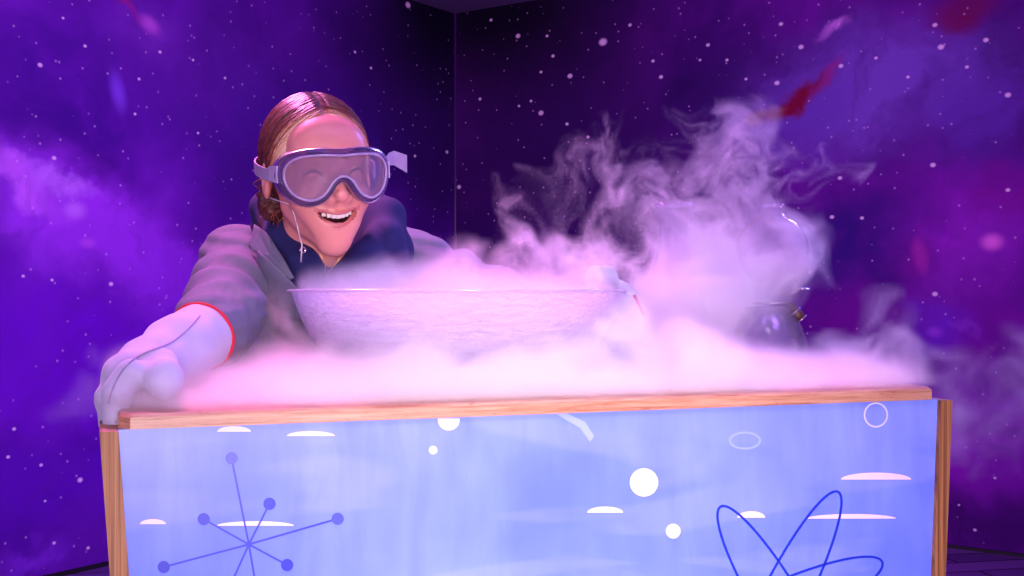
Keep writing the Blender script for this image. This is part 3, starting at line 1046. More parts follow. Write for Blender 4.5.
# ---- goggles
m_gfr = glassy('smoky_violet_soft_plastic', (0.50, 0.40, 0.66, 1), 0.18, 0.25, 0.40, (0.22, 0.16, 0.36, 1))
m_glens = glassy('hazy_clear_lens', (0.88, 0.84, 0.96, 1), 0.10, 0.06, 0.36, (0.55, 0.45, 0.72, 1))
m_gedge = plain('lilac_lens_bead', C(168, 150, 186), 0.25, 0.03)
m_strap = plain('pale_elastic_strap', C(160, 140, 180), 0.7, 0.05, 60, 0.2, 300)
m_clip = plain('translucent_clip', C(190, 176, 206), 0.2, 0.03)
gog = thing_child = bpy.data.objects.new('safety_goggles', None)
COL.objects.link(gog); gog.parent = person; WORLD_ORG[gog.name] = WORLD_ORG[person.name]


def gout(s, n=72):
    """goggle outline seen from the front (x, z), s scales it"""
    half = [(0.0, .0315), (.018, .0325), (.036, .0325), (.054, .0300), (.068, .0235), (.0770, .0115), (.0785, -.004), (.0740, -.0190), (.0640, -.0310), (.050, -.0372),
            (.0375, -.0365), (.0265, -.0310), (.0180, -.0215), (.0115, -.0115), (.005, -.0062), (0.0, -.0050)]
    pts = [(x, z) for x, z in half] + [(-x, z) for x, z in reversed(half[1:-1])]
    # resample smoothly (closed Catmull-Rom)
    out_ = []
    m = len(pts)
    for i in range(m):
        p0, p1, p2, p3 = [np.array(pts[(i + j - 1) % m]) for j in range(4)]
        for t in (0, .33, .66):
            out_.append(.5 * (2 * p1 + (p2 - p0) * t + (2 * p0 - 5 * p1 + 4 * p2 - p3) * t * t + (3 * p1 - p0 - 3 * p2 + p3) * t ** 3))
    o = np.array(out_); c = np.array([0, .0])
    return o


def gpos(o, push, yoff, curve=6.2):
    """put the outline on a curved front; push insets it"""
    tn = np.roll(o, -1, 0) - np.roll(o, 1, 0); tn /= np.linalg.norm(tn, axis=1)[:, None] + 1e-9
    nn = np.stack([tn[:, 1], -tn[:, 0]], 1)
    if ((o + nn * .001 - o) * o).sum() < 0: nn = -nn
    q = o + nn * push
    y = -.121 + yoff + curve * q[:, 0] ** 2
    return np.stack([q[:, 0], y, q[:, 1] + .008], 1)


go = gout(1)
rings = [gpos(go, .0035, .040, 4.6), gpos(go, .003, .026, 5.2), gpos(go, .0052, .010), gpos(go, .0056, .002), gpos(go, .0030, -.0026), gpos(go, -.0022, -.0026), gpos(go, -.0032, .001), gpos(go, -.003, .010), gpos(go, -.0035, .026, 5.2), gpos(go, -.002, .040, 4.6)]
g = MB(); m_ = len(go)
allv = np.concatenate(rings)
g.add([hw(*p) for p in allv], [(i * m_ + k, i * m_ + (k + 1) % m_, ((i + 1) % len(rings)) * m_ + (k + 1) % m_, ((i + 1) % len(rings)) * m_ + k) for i in range(len(rings)) for k in range(m_)])
g.build('goggle_frame', m_gfr, gog)
# lens: radial fill of the outline
g = MB()
inner = go
cen2 = [np.array([.040 * (1 if p[0] >= 0 else -1) * min(1, abs(p[0]) / .03), .0]) for p in inner]
NR = 7; vs = []
for j in range(NR + 1):
    f = 1 - j / NR
    for p, c in zip(inner, cen2):
        q = np.array([p[0] * (1 - 0.0), p[1]]) * 1.0
        q2 = np.array([q[0], 0.010 + (q[1] - 0.010) * f])
        vs.append(q2)
vs = np.array(vs)
base = np.stack([vs[:, 0] * .985, -.1225 + 6.2 * vs[:, 0] ** 2, vs[:, 1] * .985 + .008], 1)
g.add([hw(*p) for p in base], [(j * m_ + k, j * m_ + (k + 1) % m_, (j + 1) * m_ + (k + 1) % m_, (j + 1) * m_ + k) for j in range(NR) for k in range(m_)])
g.build('goggle_lens', m_glens, gog)
g = MB()
bd = gpos(go, -.0040, -.0036)
g.tube([hw(*p) for p in bd], .0017, 8, closed=True)
g.build('lens_bead', m_gedge, gog)
# vents along the top of the frame
for x in (-.034, .034):
    g = MB()
    bx_ = [(x + a, -.121 + 6.2 * (x + a) ** 2 + b + .006, .0405 + c) for c in (0, .0045) for a, b in ((-.011, -.004), (.011, -.004), (.011, .008), (-.011, .008))]
    g.hexa([hw(*p) for p in bx_])
    g.build('vent_cap', m_hood if x > 0 else m_gedge, gog, smooth=False)
# side clips and the strap round the head
for sg in (-1, 1):
    g = MB()
    a0 = np.array([sg * .0790, -.082, .010]); a1 = np.array([sg * .0840, -.052, .010])
    for (c0_, c1_) in ((a0, a1),):
        ring1 = [c0_ + np.array([sg * dx, 0, dz]) for dx, dz in ((-.002, -.012), (.004, -.012), (.004, .012), (-.002, .012))]
        ring2 = [c1_ + np.array([sg * dx, 0, dz]) for dx, dz in ((-.003, -.010), (.003, -.010), (.003, .010), (-.003, .010))]
        g.prism([hw(*p) for p in ring1], [hw(*p) for p in ring2])
    g.build('strap_clip', m_clip, gog, smooth=False)


def ribbon(pts, wv_, th=.0012):
    """pts and width vectors in head coordinates"""
    v = []; n_ = len(pts)
    for p, w_ in zip(pts, wv_):
        p = np.array(p, dtype=float); w_ = np.array(w_, dtype=float)
        nrm = p - np.array([0, .01, p[2]]); nrm /= np.linalg.norm(nrm)
        v += [p + w_ - nrm * th, p + w_ + nrm * th, p - w_ + nrm * th, p - w_ - nrm * th]
    f = [(4 * i + k, 4 * i + (k + 1) % 4, 4 * i + 4 + (k + 1) % 4, 4 * i + 4 + k) for i in range(n_ - 1) for k in range(4)] + [(3, 2, 1, 0), tuple(4 * (n_ - 1) + k for k in range(4))]
    return [hw(*p) for p in v], f


sp = []
for a in np.linspace(math.radians(-35), math.radians(215), 40):
    sp.append((.0865 * math.cos(a), .014 + .102 * math.sin(a), .010 + .012 * math.sin(a)))
v, f = ribbon(sp, [(0, 0, .0085)] * len(sp))
build('strap', v, f, m_strap, gog, smooth=False)
# loose end sticking out beyond the far clip
g = MB()
e0, e1_, e2_ = hw(.082, -.060, .014), P(394, 158, 1.64), P(407, 164, 1.655)
le = [e0, (e0 + e1_) / 2 + np.array([0, 0, .004]), e1_, e2_]
vv_ = []
for p, hh in zip(le, (.0075, .0085, .010, .0125)):
    vv_ += [p + np.array([0, -.001, hh]), p + np.array([0, .001, hh]), p + np.array([0, .001, -hh]), p + np.array([0, -.001, -hh])]
g.add(vv_, [(4 * i + k, 4 * i + (k + 1) % 4, 4 * i + 4 + (k + 1) % 4, 4 * i + 4 + k) for i in range(3) for k in range(4)] + [(3, 2, 1, 0), (12, 13, 14, 15)])
g.build('strap_end', m_strap, gog, smooth=False)

# ---- hoodie
HB = [P(324, 282, 1.640), P(303, 262, 1.650), P(283, 236, 1.685), P(272, 210, 1.77), P(312, 200, 1.86), P(362, 206, 1.84), P(386, 220, 1.78), P(386, 242, 1.73), P(362, 262, 1.69), P(330, 286, 1.65)]
HR = [.018, .022, .026, .030, .034, .034, .030, .028, .024, .020]


def f_hoodie(p):
    d = s_chain(p, HB, HR, .012)
    d = np.maximum(d, -1.0 - d)
    inner_ = s_chain(p, [b * np.array([1, 1, 1]) + np.array([0, .0, -.030]) for b in HB], [r * 1.05 for r in HR], .012)
    d = su(d, inner_, .006)
    d = su(d, s_cap(p, P(330, 320, 1.77), P(330, 420, 1.86), .085, .095), .03)
    d = su(d, s_ell(p, P(376, 262, 1.80), (.055, .05, .055)), .03)
    # the hood's deep folds
    d = ss(d, s_chain(p, [P(368, 205, 1.735), P(381, 230, 1.70), P(388, 250, 1.69)], [.0045, .007, .004]), .006)
    n_ = np.sin(p[..., 0] * 55 + 20 * p[..., 2]) * np.sin(p[..., 2] * 70 - p[..., 1] * 30)
    d = d + .0022 * n_
    return d


hoodie = sdf_obj('hoodie', f_hoodie, (-.46, 1.58, .80), (-.10, 1.98, 1.20), .0042, m_hood, person)
# drawstring eyelet and cords
g = MB()
ec = P(303, 250, 1.602)
g.tube([ec + .0036 * np.array([math.cos(t), -.2 * math.cos(t), math.sin(t)]) for t in np.linspace(0, 2 * math.pi, 18, endpoint=False)], .0013, 6, closed=True)
g.build('eyelet', m_steel, hoodie)
g = MB()
g.tube([hw(-.074, -.004, -.030), P(291, 205, 1.590), P(297, 225, 1.585), P(302, 245, 1.590), P(301, 262, 1.600)], .0009, 6)
g.build('hanging_cord', m_cord, person)
g = MB()
g.tube([P(299, 224, 1.64), P(318, 248, 1.60), P(325, 263, 1.605), P(326, 276, 1.62)], .0008, 6)
g.tube([P(326, 276, 1.62), P(337, 262, 1.61), P(345, 250, 1.62), P(351, 238, 1.66)], .0008, 6)
g.build('necklace', m_gold, person)

# ---- lab coat
SR = P(241, 266, 1.79); SL = P(402, 262, 1.93)
ER = P(219, 322, 1.53); KR = P(200, 337, 1.43); WR = P(152, 368, 1.31)
EL = np.array([.035, 1.815, 1.005]); WL = np.array([.128, 1.635, 1.020])
PEL = np.array([-.33, 2.10, .84])


def wr(p, a, b, amp, fr, ph):
    """cloth folds running round a limb"""
    ax_ = (b - a) / np.linalg.norm(b - a)
    t = (p - V(*a)) @ ax_.astype(np.float32)
    sw = p[..., 0] * 1.3 + p[..., 2] * .9
    f = np.sin(t * fr + ph + 1.3 * np.sin(sw * 21) + 0.9 * np.sin(p[..., 1] * 23 + p[..., 2] * 15)) + .35 * np.sin(t * fr * 1.9 + 2 * np.sin(sw * 30))
    return amp * f


def f_coat(p):
    arm = su(s_cap(p, SR, ER, .060, .050), s_cap(p, ER, KR * .8 + WR * .2, .050, .031), .02)
    arm = arm - wr(p, SR, ER, .0042, 62, .4)
    d = s_cap(p, SR, SL, .056, .052)
    d = su(d, s_cap(p, [-.295, 1.875, 1.02], PEL, .105, .135), .05)
    d = su(d, s_cap(p, PEL, [-.33, 2.10, .60], .14, .16), .05)
    d = su(d, arm, .025)
    armL = s_chain(p, [SL, EL, WL], [.058, .05, .042], .03) - wr(p, SL, EL, .0035, 60, 1.0)
    d = su(d, armL, .02)
    d = d + .0022 * np.sin(p[..., 0] * 50 + 14 * np.sin(p[..., 2] * 22)) * np.sin(p[..., 2] * 26 + p[..., 1] * 24)
    # open neck for the hoodie, hem
    d = ss(d, s_cap(p, P(345, 240, 1.74), P(345, 420, 1.70), .050, .02), .008)
    d = np.maximum(d, .50 - p[..., 2])
    return d


coat = sdf_obj('lab_coat', f_coat, (-.58, 1.36, .48), (.22, 2.30, 1.19), .0055, m_coat, person)


def sheet(name, pts, thick, mat, parent, sub=6, bend=.010):
    """a cloth flap: polygon of (px, py, Y) corners, bulged and given thickness"""
    c = np.mean([P(*p) for p in pts], 0)
    ring = []
    n_ = len(pts)
    for i in range(n_):
        a, b = P(*pts[i]), P(*pts[(i + 1) % n_])
        for t in np.linspace(0, 1, sub, endpoint=False): ring.append(a + (b - a) * t)
    v = []; f = []; R_ = len(ring); J = 5
    for side in (0, 1):
        for j in range(J + 1):
            s = 1 - j / J
            for p in ring:
                q = c + (p - c) * s
                q = q + np.array([0, -bend * (1 - s * s) + (thick if side else 0), 0])
                v.append(q)
    off = (J + 1) * R_
    for j in range(J):
        for k in range(R_):
            a, b = j * R_ + k, j * R_ + (k + 1) % R_
            f.append((a, b, b + R_, a + R_)); f.append((off + a + R_, off + b + R_, off + b, off + a))
    for k in range(R_):
        f.append((k, off + k, off + (k + 1) % R_, (k + 1) % R_))
    return build(name, v, f, mat, parent, True)


sheet('collar', [(254, 224, 1.70), (266, 232, 1.665), (282, 256, 1.625), (294, 278, 1.605), (284, 282, 1.61), (267, 258, 1.64), (249, 248, 1.68)], .004, m_coat, coat, bend=.006)
sheet('lapel', [(258, 250, 1.645), (282, 272, 1.608), (297, 288, 1.600), (300, 320, 1.620), (286, 318, 1.635), (263, 292, 1.655), (255, 268, 1.66)], .004, m_coat, coat, bend=.008)

# ---- gloves
GC = (WR - KR) / np.linalg.norm(WR - KR)


def f_gloveR(p):
    d = s_chain(p, [KR, KR * .5 + WR * .5, WR], [.0410, .0385, .0330], .02)
    kn = P(118, 386, 1.245)
    d = su(d, s_cap(p, WR, P(132, 380, 1.265), .031, .033), .025)
    # four fingers folded over the counter's edge
    for i, (bx, by, bY) in enumerate(((124, 372, 1.215), (117, 376, 1.25), (116, 380, 1.285), (120, 386, 1.315))):
        bx += 6; by += 3; b0 = P(bx, by, bY)
        m0 = P(bx - 9, by + 18, bY - .004) + np.array([-.004, 0, 0])
        t0 = m0 + np.array([-.004 + .0015 * i, .004, -.030 + .003 * i])
        d = su(d, s_chain(p, [b0, m0, t0], [.0165, .0150, .0125 - .0006 * i], .004), .006)
    # thumb lying on the counter top
    d = su(d, s_chain(p, [P(150, 366, 1.285), P(158, 366, 1.25), P(164, 378, 1.215), P(164, 383, 1.21)], [.018, .0185, .0180, .0165], .008), .012)
    d = d + .0008 * np.sin(p[..., 0] * 160 + 40 * p[..., 1]) * np.sin(p[..., 2] * 150)
    # open cuff
    t = (p - V(*KR)) @ GC.astype(np.float32)
    return np.maximum(d, -(t + .004))


gl = sdf_obj('glove', f_gloveR, (-.52, 1.12, .86), (-.30, 1.53, 1.07), .0026, m_glove, person)
e1 = np.cross(GC, (0, 0, 1)); e1 /= np.linalg.norm(e1); e2 = np.cross(GC, e1)
g = MB()
g.tube([KR - GC * .003 + .0408 * (math.cos(t) * e1 + math.sin(t) * e2) for t in np.linspace(0, 2 * math.pi, 48, endpoint=False)], .0028, 8, closed=True)
tag(g.build('cuff_trim', m_red, gl), 'red trim on the white glove cuff')
# stitched seam along the back of the glove
g = MB()
seam = [P(200, 316, 1.40), P(188, 330, 1.37), P(170, 344, 1.325), P(152, 350, 1.30), P(136, 357, 1.262), P(124, 368, 1.235), P(114, 384, 1.21), P(108, 404, 1.2)]


def snap(f, p, dirv, steps=60):
    """move a point along dirv until it lies on the surface of f"""
    p = np.array(p, dtype=np.float32); dirv = np.array(dirv, dtype=np.float32); dirv /= np.linalg.norm(dirv)
    p = p - dirv * .08
    for _ in range(steps):
        d_ = float(f(p[None, :])[0])
        if d_ < .0006: break
        p = p + dirv * d_ * .7
    return p if abs(float(f(p[None, :])[0])) < .003 else None


cam_p = np.array([0, 0, EYE])
for _ in range(2):
    seam = [seam[0]] + [x for a, b in zip(seam[:-1], seam[1:]) for x in (a * .75 + b * .25, a * .25 + b * .75)] + [seam[-1]]
sm_pts = []
for a, b in zip(seam[:-1], seam[1:]):
    for t in (0, .5):
        q = a + (b - a) * t
        q = snap(f_gloveR, q, q - cam_p)
        if q is not None: sm_pts.append(q)
g.tube(sm_pts, .0009, 6)
g.build('seam', plain('violet_grey_stitching', C(150, 130, 176), 0.8), gl)

BX = BC[0] + BR            # right-hand side of the bowl's rim


def f_gloveL(p):
    W0 = WL
    d = s_chain(p, [WL * .6 + EL * .4, WL, np.array([.142, 1.590, 1.028])], [.046, .036, .032], .02)
    # fingers wrapped down the outside of the bowl, thumb over its rim
    for i, (y_, x_) in enumerate(((1.500, .150), (1.527, .158), (1.554, .158), (1.580, .152))):
        x_ -= .010; b0 = np.array([x_ + .002, y_ + .018, 1.032 - .003 * i])
        m0 = np.array([x_ + .012, y_ - .004, 1.010 - .002 * i])
        t0 = np.array([x_ - .010, y_ - .012, .978])
        d = su(d, s_chain(p, [b0, m0, t0], [.0130, .0122, .0105], .004), .006)
    d = su(d, s_chain(p, [np.array([.136, 1.575, 1.045]), np.array([.122, 1.545, 1.064]), np.array([.110, 1.520, 1.066])], [.016, .0150, .0142], .008), .012)
    t = (p - V(*(WL * .6 + EL * .4))) @ ((WL - EL) / np.linalg.norm(WL - EL)).astype(np.float32)
    return np.maximum(d, -t)


gl2 = sdf_obj('glove', f_gloveL, (.02, 1.46, .94), (.23, 1.78, 1.12), .0026, m_glove, person)
KL = WL * .6 + EL * .4; GL = (WL - EL) / np.linalg.norm(WL - EL)
e1 = np.cross(GL, (0, 0, 1)); e1 /= np.linalg.norm(e1); e2 = np.cross(GL, e1)
g = MB()
g.tube([KL + .0455 * (math.cos(t) * e1 + math.sin(t) * e2) for t in np.linspace(0, 2 * math.pi, 48, endpoint=False)], .0028, 8, closed=True)
tag(g.build('cuff_trim', m_red, gl2), 'red trim on the white glove cuff')
# red bindings between the fingers
g = MB()
for i, (y_, x_) in enumerate(((1.514, .156), (1.541, .160))):
    a_ = [np.array([x_ + .002, y_ + .008, 1.040]), np.array([x_ + .012, y_ - .006, 1.016]), np.array([x_ + .004, y_ - .010, .990])]
    hit = [q for q in (snap(f_gloveL, q, q - cam_p) for q in a_) if q is not None]
    if len(hit) > 1: g.tube(hit, .0016, 6)
g.build('finger_binding', m_red, gl2)

# ---- legs and shoes (behind the counter)


def f_legs(p):
    d = None
    for sx_ in (-1, 1):
        e = s_chain(p, [[-.33 + sx_ * .085, 2.10, .66], [-.33 + sx_ * .10, 2.08, .46], [-.33 + sx_ * .11, 2.13, .10]], [.085, .062, .048], .02)
        d = e if d is None else su(d, e, .02)
    return np.maximum(d, .075 - p[..., 2])


sdf_obj('trousers', f_legs, (-.56, 1.95, .05), (-.10, 2.25, .78), .007, m_trouser, person)
for sx_ in (-1, 1):
    cx_ = -.33 + sx_ * .11

    def f_shoe(p):
        d = su(s_ell(p, (cx_, 2.07, .035), (.046, .135, .045)), s_cap(p, (cx_, 2.13, .05), (cx_, 2.13, .09), .048, .046), .03)
        return np.maximum(d, -p[..., 2] + .001)
    sdf_obj('shoe', f_shoe, (cx_ - .07, 1.90, -.01), (cx_ + .07, 2.24, .16), .006, m_shoe, person)

# ------------------------------------------------------------------ fog


def fft_noise(shape, cell, beta, seed, lo_k=0.0):
    """smooth random field with a power-law spectrum, unit variance; cell = grid size in metres, lo_k = lowest frequency kept (1/m)"""
    g_ = np.random.default_rng(seed)
    a = g_.standard_normal(shape).astype(np.float32)
    A = np.fft.rfftn(a)
    k = np.sqrt(np.fft.fftfreq(shape[0], cell)[:, None, None] ** 2 + np.fft.fftfreq(shape[1], cell)[None, :, None] ** 2 + np.fft.rfftfreq(shape[2], cell)[None, None, :] ** 2)
    A *= np.where(k > 0, np.maximum(k, lo_k) ** (-beta / 2), 0) * np.exp(-(k * cell * 1.6) ** 2)
    if lo_k: A *= 1 - np.exp(-(k / lo_k) ** 2)
    r = np.fft.irfftn(A, s=shape, axes=(0, 1, 2)).astype(np.float32)
    return r / r.std()


def sample(G, lo, h, p):
    """trilinear sampling of a grid that wraps round"""
    q = (p - lo.astype(np.float32)) / h
    i = np.floor(q).astype(np.int32); f = q - i
    out_ = 0
    n_ = G.shape
    for a in (0, 1):
        for b in (0, 1):
            for c in (0, 1):
                wgt = (f[..., 0] if a else 1 - f[..., 0]) * (f[..., 1] if b else 1 - f[..., 1]) * (f[..., 2] if c else 1 - f[..., 2])
                out_ = out_ + wgt * G[(i[..., 0] + a) % n_[0], (i[..., 1] + b) % n_[1], (i[..., 2] + c) % n_[2]]
    return out_.astype(np.float32)


def fog_mat(name, color, dens=1.0, aniso=0.2, absorb=None):
    N = NT(name)
    nd = N.n('ShaderNodeVolumePrincipled', {'Color': color, 'Density': dens, 'Anisotropy': aniso})
    nd.inputs['Density Attribute'].default_value = 'density'
    N.t.links.new(nd.outputs[0], N.out.inputs['Volume'])
    return N.mat


def fog_object(name, lo, hi, h, func, mat, label, seed):
    lo = np.array(lo, dtype=float); n_ = np.round((np.array(hi) - lo) / h).astype(int) + 1
    hi = lo + (n_ - 1) * h
    ax = [(lo[i] + h * np.arange(n_[i])).astype(np.float32) for i in range(3)]
    X, Y, Z = np.meshgrid(*ax, indexing='ij')
    p = np.stack([X, Y, Z], -1)
    dn = func(p, lo, h, tuple(int(x) for x in n_), seed).astype(np.float32)
    dn = np.clip(dn, 0, None)
    for q_ in range(3):                      # fade out before the edge of the grid
        i_ = np.arange(n_[q_]); e_ = np.minimum(i_, n_[q_] - 1 - i_) / 5.0
        e_ = np.clip(e_, 0, 1)
        if q_ == 2: e_[:n_[2] // 2] = 1
        dn *= e_.reshape([-1 if k_ == q_ else 1 for k_ in range(3)]).astype(np.float32)
    for s_ in (0, -1):
        dn[s_] = 0; dn[:, s_] = 0; dn[:, :, s_] = 0
    N3 = int(n_.prod())
    me = bpy.data.meshes.new(name)
    me.vertices.add(N3)
    me.vertices.foreach_set('co', p.reshape(-1))
    a = me.attributes.new('fog_density', 'FLOAT', 'POINT')
    a.data.foreach_set('value', dn.reshape(-1))
    me.materials.append(mat)
    o = bpy.data.objects.new(name, me)
    COL.objects.link(o)
    ng = bpy.data.node_groups.new(name + '_grid', 'GeometryNodeTree')
    ng.interface.new_socket('Geometry', in_out='INPUT', socket_type='NodeSocketGeometry')
    ng.interface.new_socket('Geometry', in_out='OUTPUT', socket_type='NodeSocketGeometry')
    nn = ng.nodes; L = ng.links
    gi = nn.new('NodeGroupInput'); go_ = nn.new('NodeGroupOutput')
    pos = nn.new('GeometryNodeInputPosition')
    sub = nn.new('ShaderNodeVectorMath'); sub.operation = 'SUBTRACT'; L.new(pos.outputs[0], sub.inputs[0]); sub.inputs[1].default_value = tuple(lo)
    mul = nn.new('ShaderNodeVectorMath'); mul.operation = 'SCALE'; L.new(sub.outputs[0], mul.inputs[0]); mul.inputs['Scale'].default_value = 1.0 / h
    sep = nn.new('ShaderNodeSeparateXYZ'); L.new(mul.outputs[0], sep.inputs[0])
    idx = []
    for c in range(3):
        r = nn.new('ShaderNodeMath'); r.operation = 'ROUND'; L.new(sep.outputs[c], r.inputs[0])
        cv = nn.new('FunctionNodeFloatToInt'); L.new(r.outputs[0], cv.inputs[0]); idx.append(cv.outputs[0])

    def im(op, a_, b_):
        q = nn.new('FunctionNodeIntegerMath'); q.operation = op
        for s_, v_ in ((0, a_), (1, b_)):
            if isinstance(v_, int): q.inputs[s_].default_value = v_
            else: L.new(v_, q.inputs[s_])
        return q.outputs[0]
    t1 = im('ADD', im('MULTIPLY', idx[0], int(n_[1])), idx[1])
    t2 = im('ADD', im('MULTIPLY', t1, int(n_[2])), idx[2])
    na = nn.new('GeometryNodeInputNamedAttribute'); na.data_type = 'FLOAT'; na.inputs[0].default_value = 'fog_density'
    si = nn.new('GeometryNodeSampleIndex'); si.data_type = 'FLOAT'; si.clamp = True
    L.new(gi.outputs[0], si.inputs['Geometry']); L.new(na.outputs[0], si.inputs['Value']); L.new(t2, si.inputs['Index'])
    vc = nn.new('GeometryNodeVolumeCube')
    L.new(si.outputs[0], vc.inputs['Density'])
    vc.inputs['Min'].default_value = tuple(lo); vc.inputs['Max'].default_value = tuple(hi)
    for k_, v_ in zip(('Resolution X', 'Resolution Y', 'Resolution Z'), n_): vc.inputs[k_].default_value = int(v_)
    sm_ = nn.new('GeometryNodeSetMaterial'); L.new(vc.outputs[0], sm_.inputs[0]); sm_.inputs['Material'].default_value = mat
    L.new(sm_.outputs[0], go_.inputs[0])
    md = o.modifiers.new('fog', 'NODES'); md.node_group = ng
    tag(o, label, 'fog', kind='stuff')
    return o


def curl_warp(p, lo, h, shape, seed, steps, dt, beta=4.2, lo_k=3.0, rise=0.0):
    """trace points back through a swirling flow, which draws the noise out into curls"""
    A = [fft_noise(shape, h, beta, seed + i, lo_k) for i in range(3)]
    g_ = [np.gradient(a, h) for a in A]
    vx = g_[2][1] - g_[1][2]; vy = g_[0][2] - g_[2][0]; vz = g_[1][0] - g_[0][1]
    s = np.sqrt((vx ** 2 + vy ** 2 + vz ** 2).mean())
    vx /= s; vy /= s; vz /= s; vz = vz + rise
    q = p.copy()
    for _ in range(steps):
        dx = sample(vx, lo, h, q); dy = sample(vy, lo, h, q); dz = sample(vz, lo, h, q)
        q[..., 0] -= dx * dt; q[..., 1] -= dy * dt; q[..., 2] -= dz * dt
    return q


def sstep(x, a, b):
    t = np.clip((x - a) / (b - a), 0, 1)
    return t * t * (3 - 2 * t)


def blobs(p, lst, Yc, ry_scale=1.0):
    """soft union of round puffs given as (px, py, radius px, strength[, Y])"""
    best = np.zeros(p.shape[:-1], dtype=np.float32)
    for b in lst:
        x, y, r, s = b[:4]; Yb = b[4] if len(b) > 4 else Yc
        c = P(x, y, Yb); R = r * Yb / F
        q = (p - c.astype(np.float32)) / np.array([R, R * ry_scale, R], dtype=np.float32)
        d2 = (q ** 2).sum(-1)
        best = np.maximum(best, s * np.clip(1.25 - d2, 0, 1))
    return best


def ck(p):
    """counter coordinates of world points"""
    dx = p[..., 0] - L2[0]; dy = p[..., 1] - L2[1]
    return dx * u2[0] + dy * u2[1], dx * n2[0] + dy * n2[1]


def plume(p, lo, h, shape, seed):
    q0 = curl_warp(p, lo, h, shape, seed, 7, .0055, 8.0, 5.0, .30)
    q = curl_warp(q0, lo, h, shape, seed + 40, 6, .0032, 8.0, 14.0, 0.0)
    col = [(725, 345, 62, 1.0), (680, 330, 70, 1.0), (640, 345, 46, .9), (700, 280, 66, 1.0), (745, 270, 56, .85), (660, 290, 44, .8), (770, 245, 44, .75), (700, 225, 56, .62),
           (655, 225, 34, .45), (725, 180, 46, .62), (735, 150, 36, .6), (700, 155, 38, .6), (720, 125, 30, .55), (690, 128, 22, .4), (755, 205, 30, .42),
           (775, 180, 22, .5), (800, 176, 24, .9), (824, 184, 20, .9), (838, 192, 12, .6), (805, 194, 16, .6), (790, 215, 24, .6), (812, 250, 14, .3), (745, 118, 14, .35)]
    lf = [(535, 250, 38, .55), (560, 262, 46, .6), (600, 262, 48, .55), (640, 270, 40, .6), (530, 210, 22, .42), (548, 178, 24, .42), (580, 160, 26, .36), (618, 160, 28, .40),
          (575, 220, 30, .36), (620, 215, 34, .36), (648, 178, 22, .36), (545, 235, 30, .5), (500, 262, 26, .4)]
    e = blobs(q, col, 1.78, .75)
    e2 = blobs(q, lf, 1.74, .5)
    n1 = fft_noise(shape, h, 5.5, seed + 11, 8.0)
    n2_ = fft_noise(shape, h, 5.0, seed + 12, 26.0)
    a = sample(n1, lo, h, q); b = sample(n2_, lo, h, q)
    tex = np.clip(.55 + .55 * a + .40 * b, 0, 2.4)
    fil = np.clip(1.0 - 1.5 * np.abs(a * .8 + .6 * b), 0, 1) ** 2 * 2.4       # thin curling sheets
    zz = p[..., 2]
    core = sstep(zz, 1.20, 1.03)
    d = e ** 1.15 * ((tex * .7 + .5 * fil) * (1 - core) + core * (1.0 + .22 * tex)) * 16
    d2 = e2 ** 1.1 * (fil * .8 + .45 * tex) * 19
    d = d + d2
    d *= 1 + 1.0 * core
    d *= sstep(zz, TOP - .002, TOP + .012)
    # clear pocket round the lower glass vessel
    c = P(770, 336, 1.80)
    w_ = np.exp(-(((p[..., 0] - c[0] - .006) / .064) ** 2 + ((p[..., 2] - c[2]) / .050) ** 2) ** 2)
    d *= 1 - .75 * w_
    return d


def counter_layer(p, lo, h, shape, seed):
    q = curl_warp(p, lo, h, shape, seed, 5, .006, 8.0, 6.0)
    a, b = ck(p)
    n1 = sample(fft_noise(shape, h, 5.5, seed + 11, 6.0), lo, h, q)
    n2_ = sample(fft_noise(shape, h, 5.0, seed + 12, 18.0), lo, h, q)
    zz = p[..., 2] - TOP
    inside = sstep(a, -.02, .03) * sstep(a, WID + .03, WID - .04) * sstep(b, .002, .030) * sstep(b, DEP + .05, DEP - .05)
    top = (.040 + .030 * sstep(b, .0, .30) + .010 * n1)
    top = top * (1 - .50 * sstep(a, WID * .62, WID)) * (.32 + .68 * sstep(a, .08, .42))
    vx_ = ((p[..., 0] - JX + .02) / .085) ** 2 + ((p[..., 1] - 1.70) / .14) ** 2
    top = top * (1 - .65 * np.exp(-vx_))
    top = top + .012 * np.exp(-((p[..., 0] - BC[0]) / .22) ** 2) * sstep(b, .30, .05)
    lay = sstep(zz, top + .034, top - .048) ** 1.7
    d = inside * lay * np.clip(.95 + .2 * n2_, .3, 2) * 85
    d *= sstep(zz, -.001, .006)
    return d


def thin_drift(p, lo, h, shape, seed):
    """faint wisps lifting off the counter at both sides and before the coat"""
    q = curl_warp(p, lo, h, shape, seed, 7, .008, 8.0, 5.0, .2)
    n1 = sample(fft_noise(shape, h, 5.5, seed + 11, 8.0), lo, h, q)
    n2_ = sample(fft_noise(shape, h, 5.0, seed + 12, 24.0), lo, h, q)
    fil = np.clip(1.0 - np.abs(n1), 0, 1) ** 2
    tex = np.clip(.5 + .6 * n1 + .25 * n2_, 0, 2)
    bl = [(850, 365, 36, .9, 1.70), (890, 372, 34, .8, 1.66), (925, 385, 28, .7, 1.6), (845, 345, 20, .55, 1.75), (880, 355, 20, .6, 1.72),
          (945, 395, 34, .45, 1.58), (985, 405, 40, .40, 1.7), (975, 450, 36, .32, 1.66), (1015, 420, 40, .3, 1.75), (960, 425, 34, .38, 1.6),
          (265, 335, 42, .75, 1.60), (285, 305, 32, .6, 1.61), (255, 300, 20, .4, 1.60), (300, 350, 34, .8, 1.58), (270, 300, 24, .4, 1.62), (250, 370, 40, .9, 1.5), (200, 380, 30, .5, 1.45), (95, 385, 26, .35, 1.34), (80, 400, 18, .3, 1.34), (110, 350, 16, .25, 1.36)]
    e = blobs(q, bl, 1.7, .8)
    d = e ** 1.4 * (fil * .7 + tex * .6) * 27
    return d


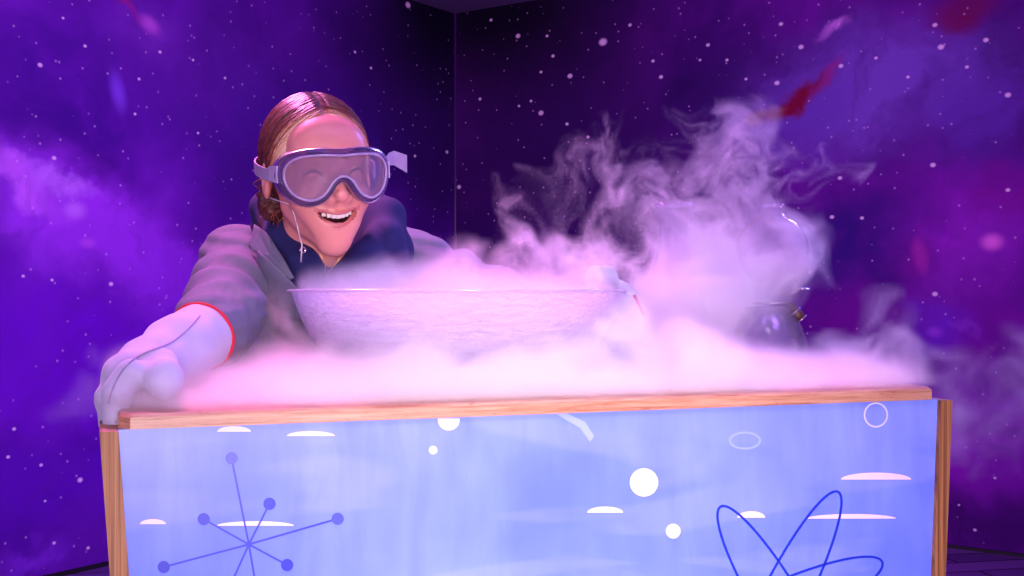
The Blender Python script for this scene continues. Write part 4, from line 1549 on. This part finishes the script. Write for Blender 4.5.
def bowl_fill(p, lo, h, shape, seed):
    q = curl_warp(p, lo, h, shape, seed, 4, .005, 8.0, 8.0)
    n1 = sample(fft_noise(shape, h, 5.5, seed + 11, 8.0), lo, h, q)
    n2_ = sample(fft_noise(shape, h, 5.0, seed + 12, 24.0), lo, h, q)
    dx = p[..., 0] - BC[0]; dy = p[..., 1] - BC[1]
    r = np.sqrt(dx ** 2 + dy ** 2); zz = p[..., 2] - TOP
    # inner wall of the bowl as a height for every radius
    rr = np.array([x[0] for x in outer]) - .007; hh = np.array([x[1] for x in outer]) + .006
    wall = np.interp(r, rr, hh)
    ins = (r < BR - .007)
    inner_ = sstep(zz, wall - .002, wall + .006) * ins
    dome = H + .010 + .030 * np.exp(-((dx + .045) / .13) ** 2 - ((dy - .05) / .14) ** 2) + .003 * n1
    topf = .88 * sstep(zz, H + .004, H - .012) + .12 * sstep(zz, dome + .016, dome - .020)
    d = inner_ * topf * np.clip(1.0 + .15 * n2_, .3, 2) * 55
    # fog heaped behind and drifting off over the far rim towards the flask
    bl = [(345, 288, 18, .4, 1.62), (385, 280, 22, .6, 1.64), (430, 276, 26, .7, 1.66), (470, 270, 24, .6, 1.68), (510, 266, 24, .6, 1.70), (550, 264, 28, .7, 1.70), (600, 270, 30, .7, 1.70), (455, 292, 44, .7, 1.68), (560, 292, 46, .8, 1.68), (380, 300, 34, .6, 1.66), (622, 306, 26, .8, 1.46), (600, 280, 20, .6, 1.48), (630, 318, 34, 1.3, 1.43), (614, 292, 24, 1.0, 1.44)]
    e = blobs(q, bl, 1.7, 1.0)
    d = d + np.where(zz > .02, e ** 1.2 * np.clip(.8 + .35 * n2_ + .25 * n1, .1, 2) * 22, 0)
    return d


VW = (0.985, 0.965, 0.99, 1)
m_fog = fog_mat('white_vapour', VW, 1.0, 0.1)
fog_object('rising_fog', P(488, 388, 1.62) * np.array([1, 0, 0]) + np.array([0, 1.58, TOP - .004]), (.56, 1.93, 1.345), .0030, plume, m_fog,
           'tall swirling plume of white fog rising from the glass vessels', 21)
fog_object('counter_fog', (-.60, 1.12, TOP - .002), (.60, 2.02, TOP + .105), .0055, counter_layer, m_fog, 'low dense fog layer spread over the counter top', 41)
fog_object('bowl_fog', (-.37, 1.29, TOP + .004), (.24, 1.80, 1.150), .0050, bowl_fill, m_fog, 'dense fog filling the bowl and heaped over its rim', 61)
fog_object('drifting_fog', (-.56, 1.12, .78), (.80, 1.86, 1.07), .0065, thin_drift, m_fog, 'faint wisps of fog drifting off both counter ends', 81)
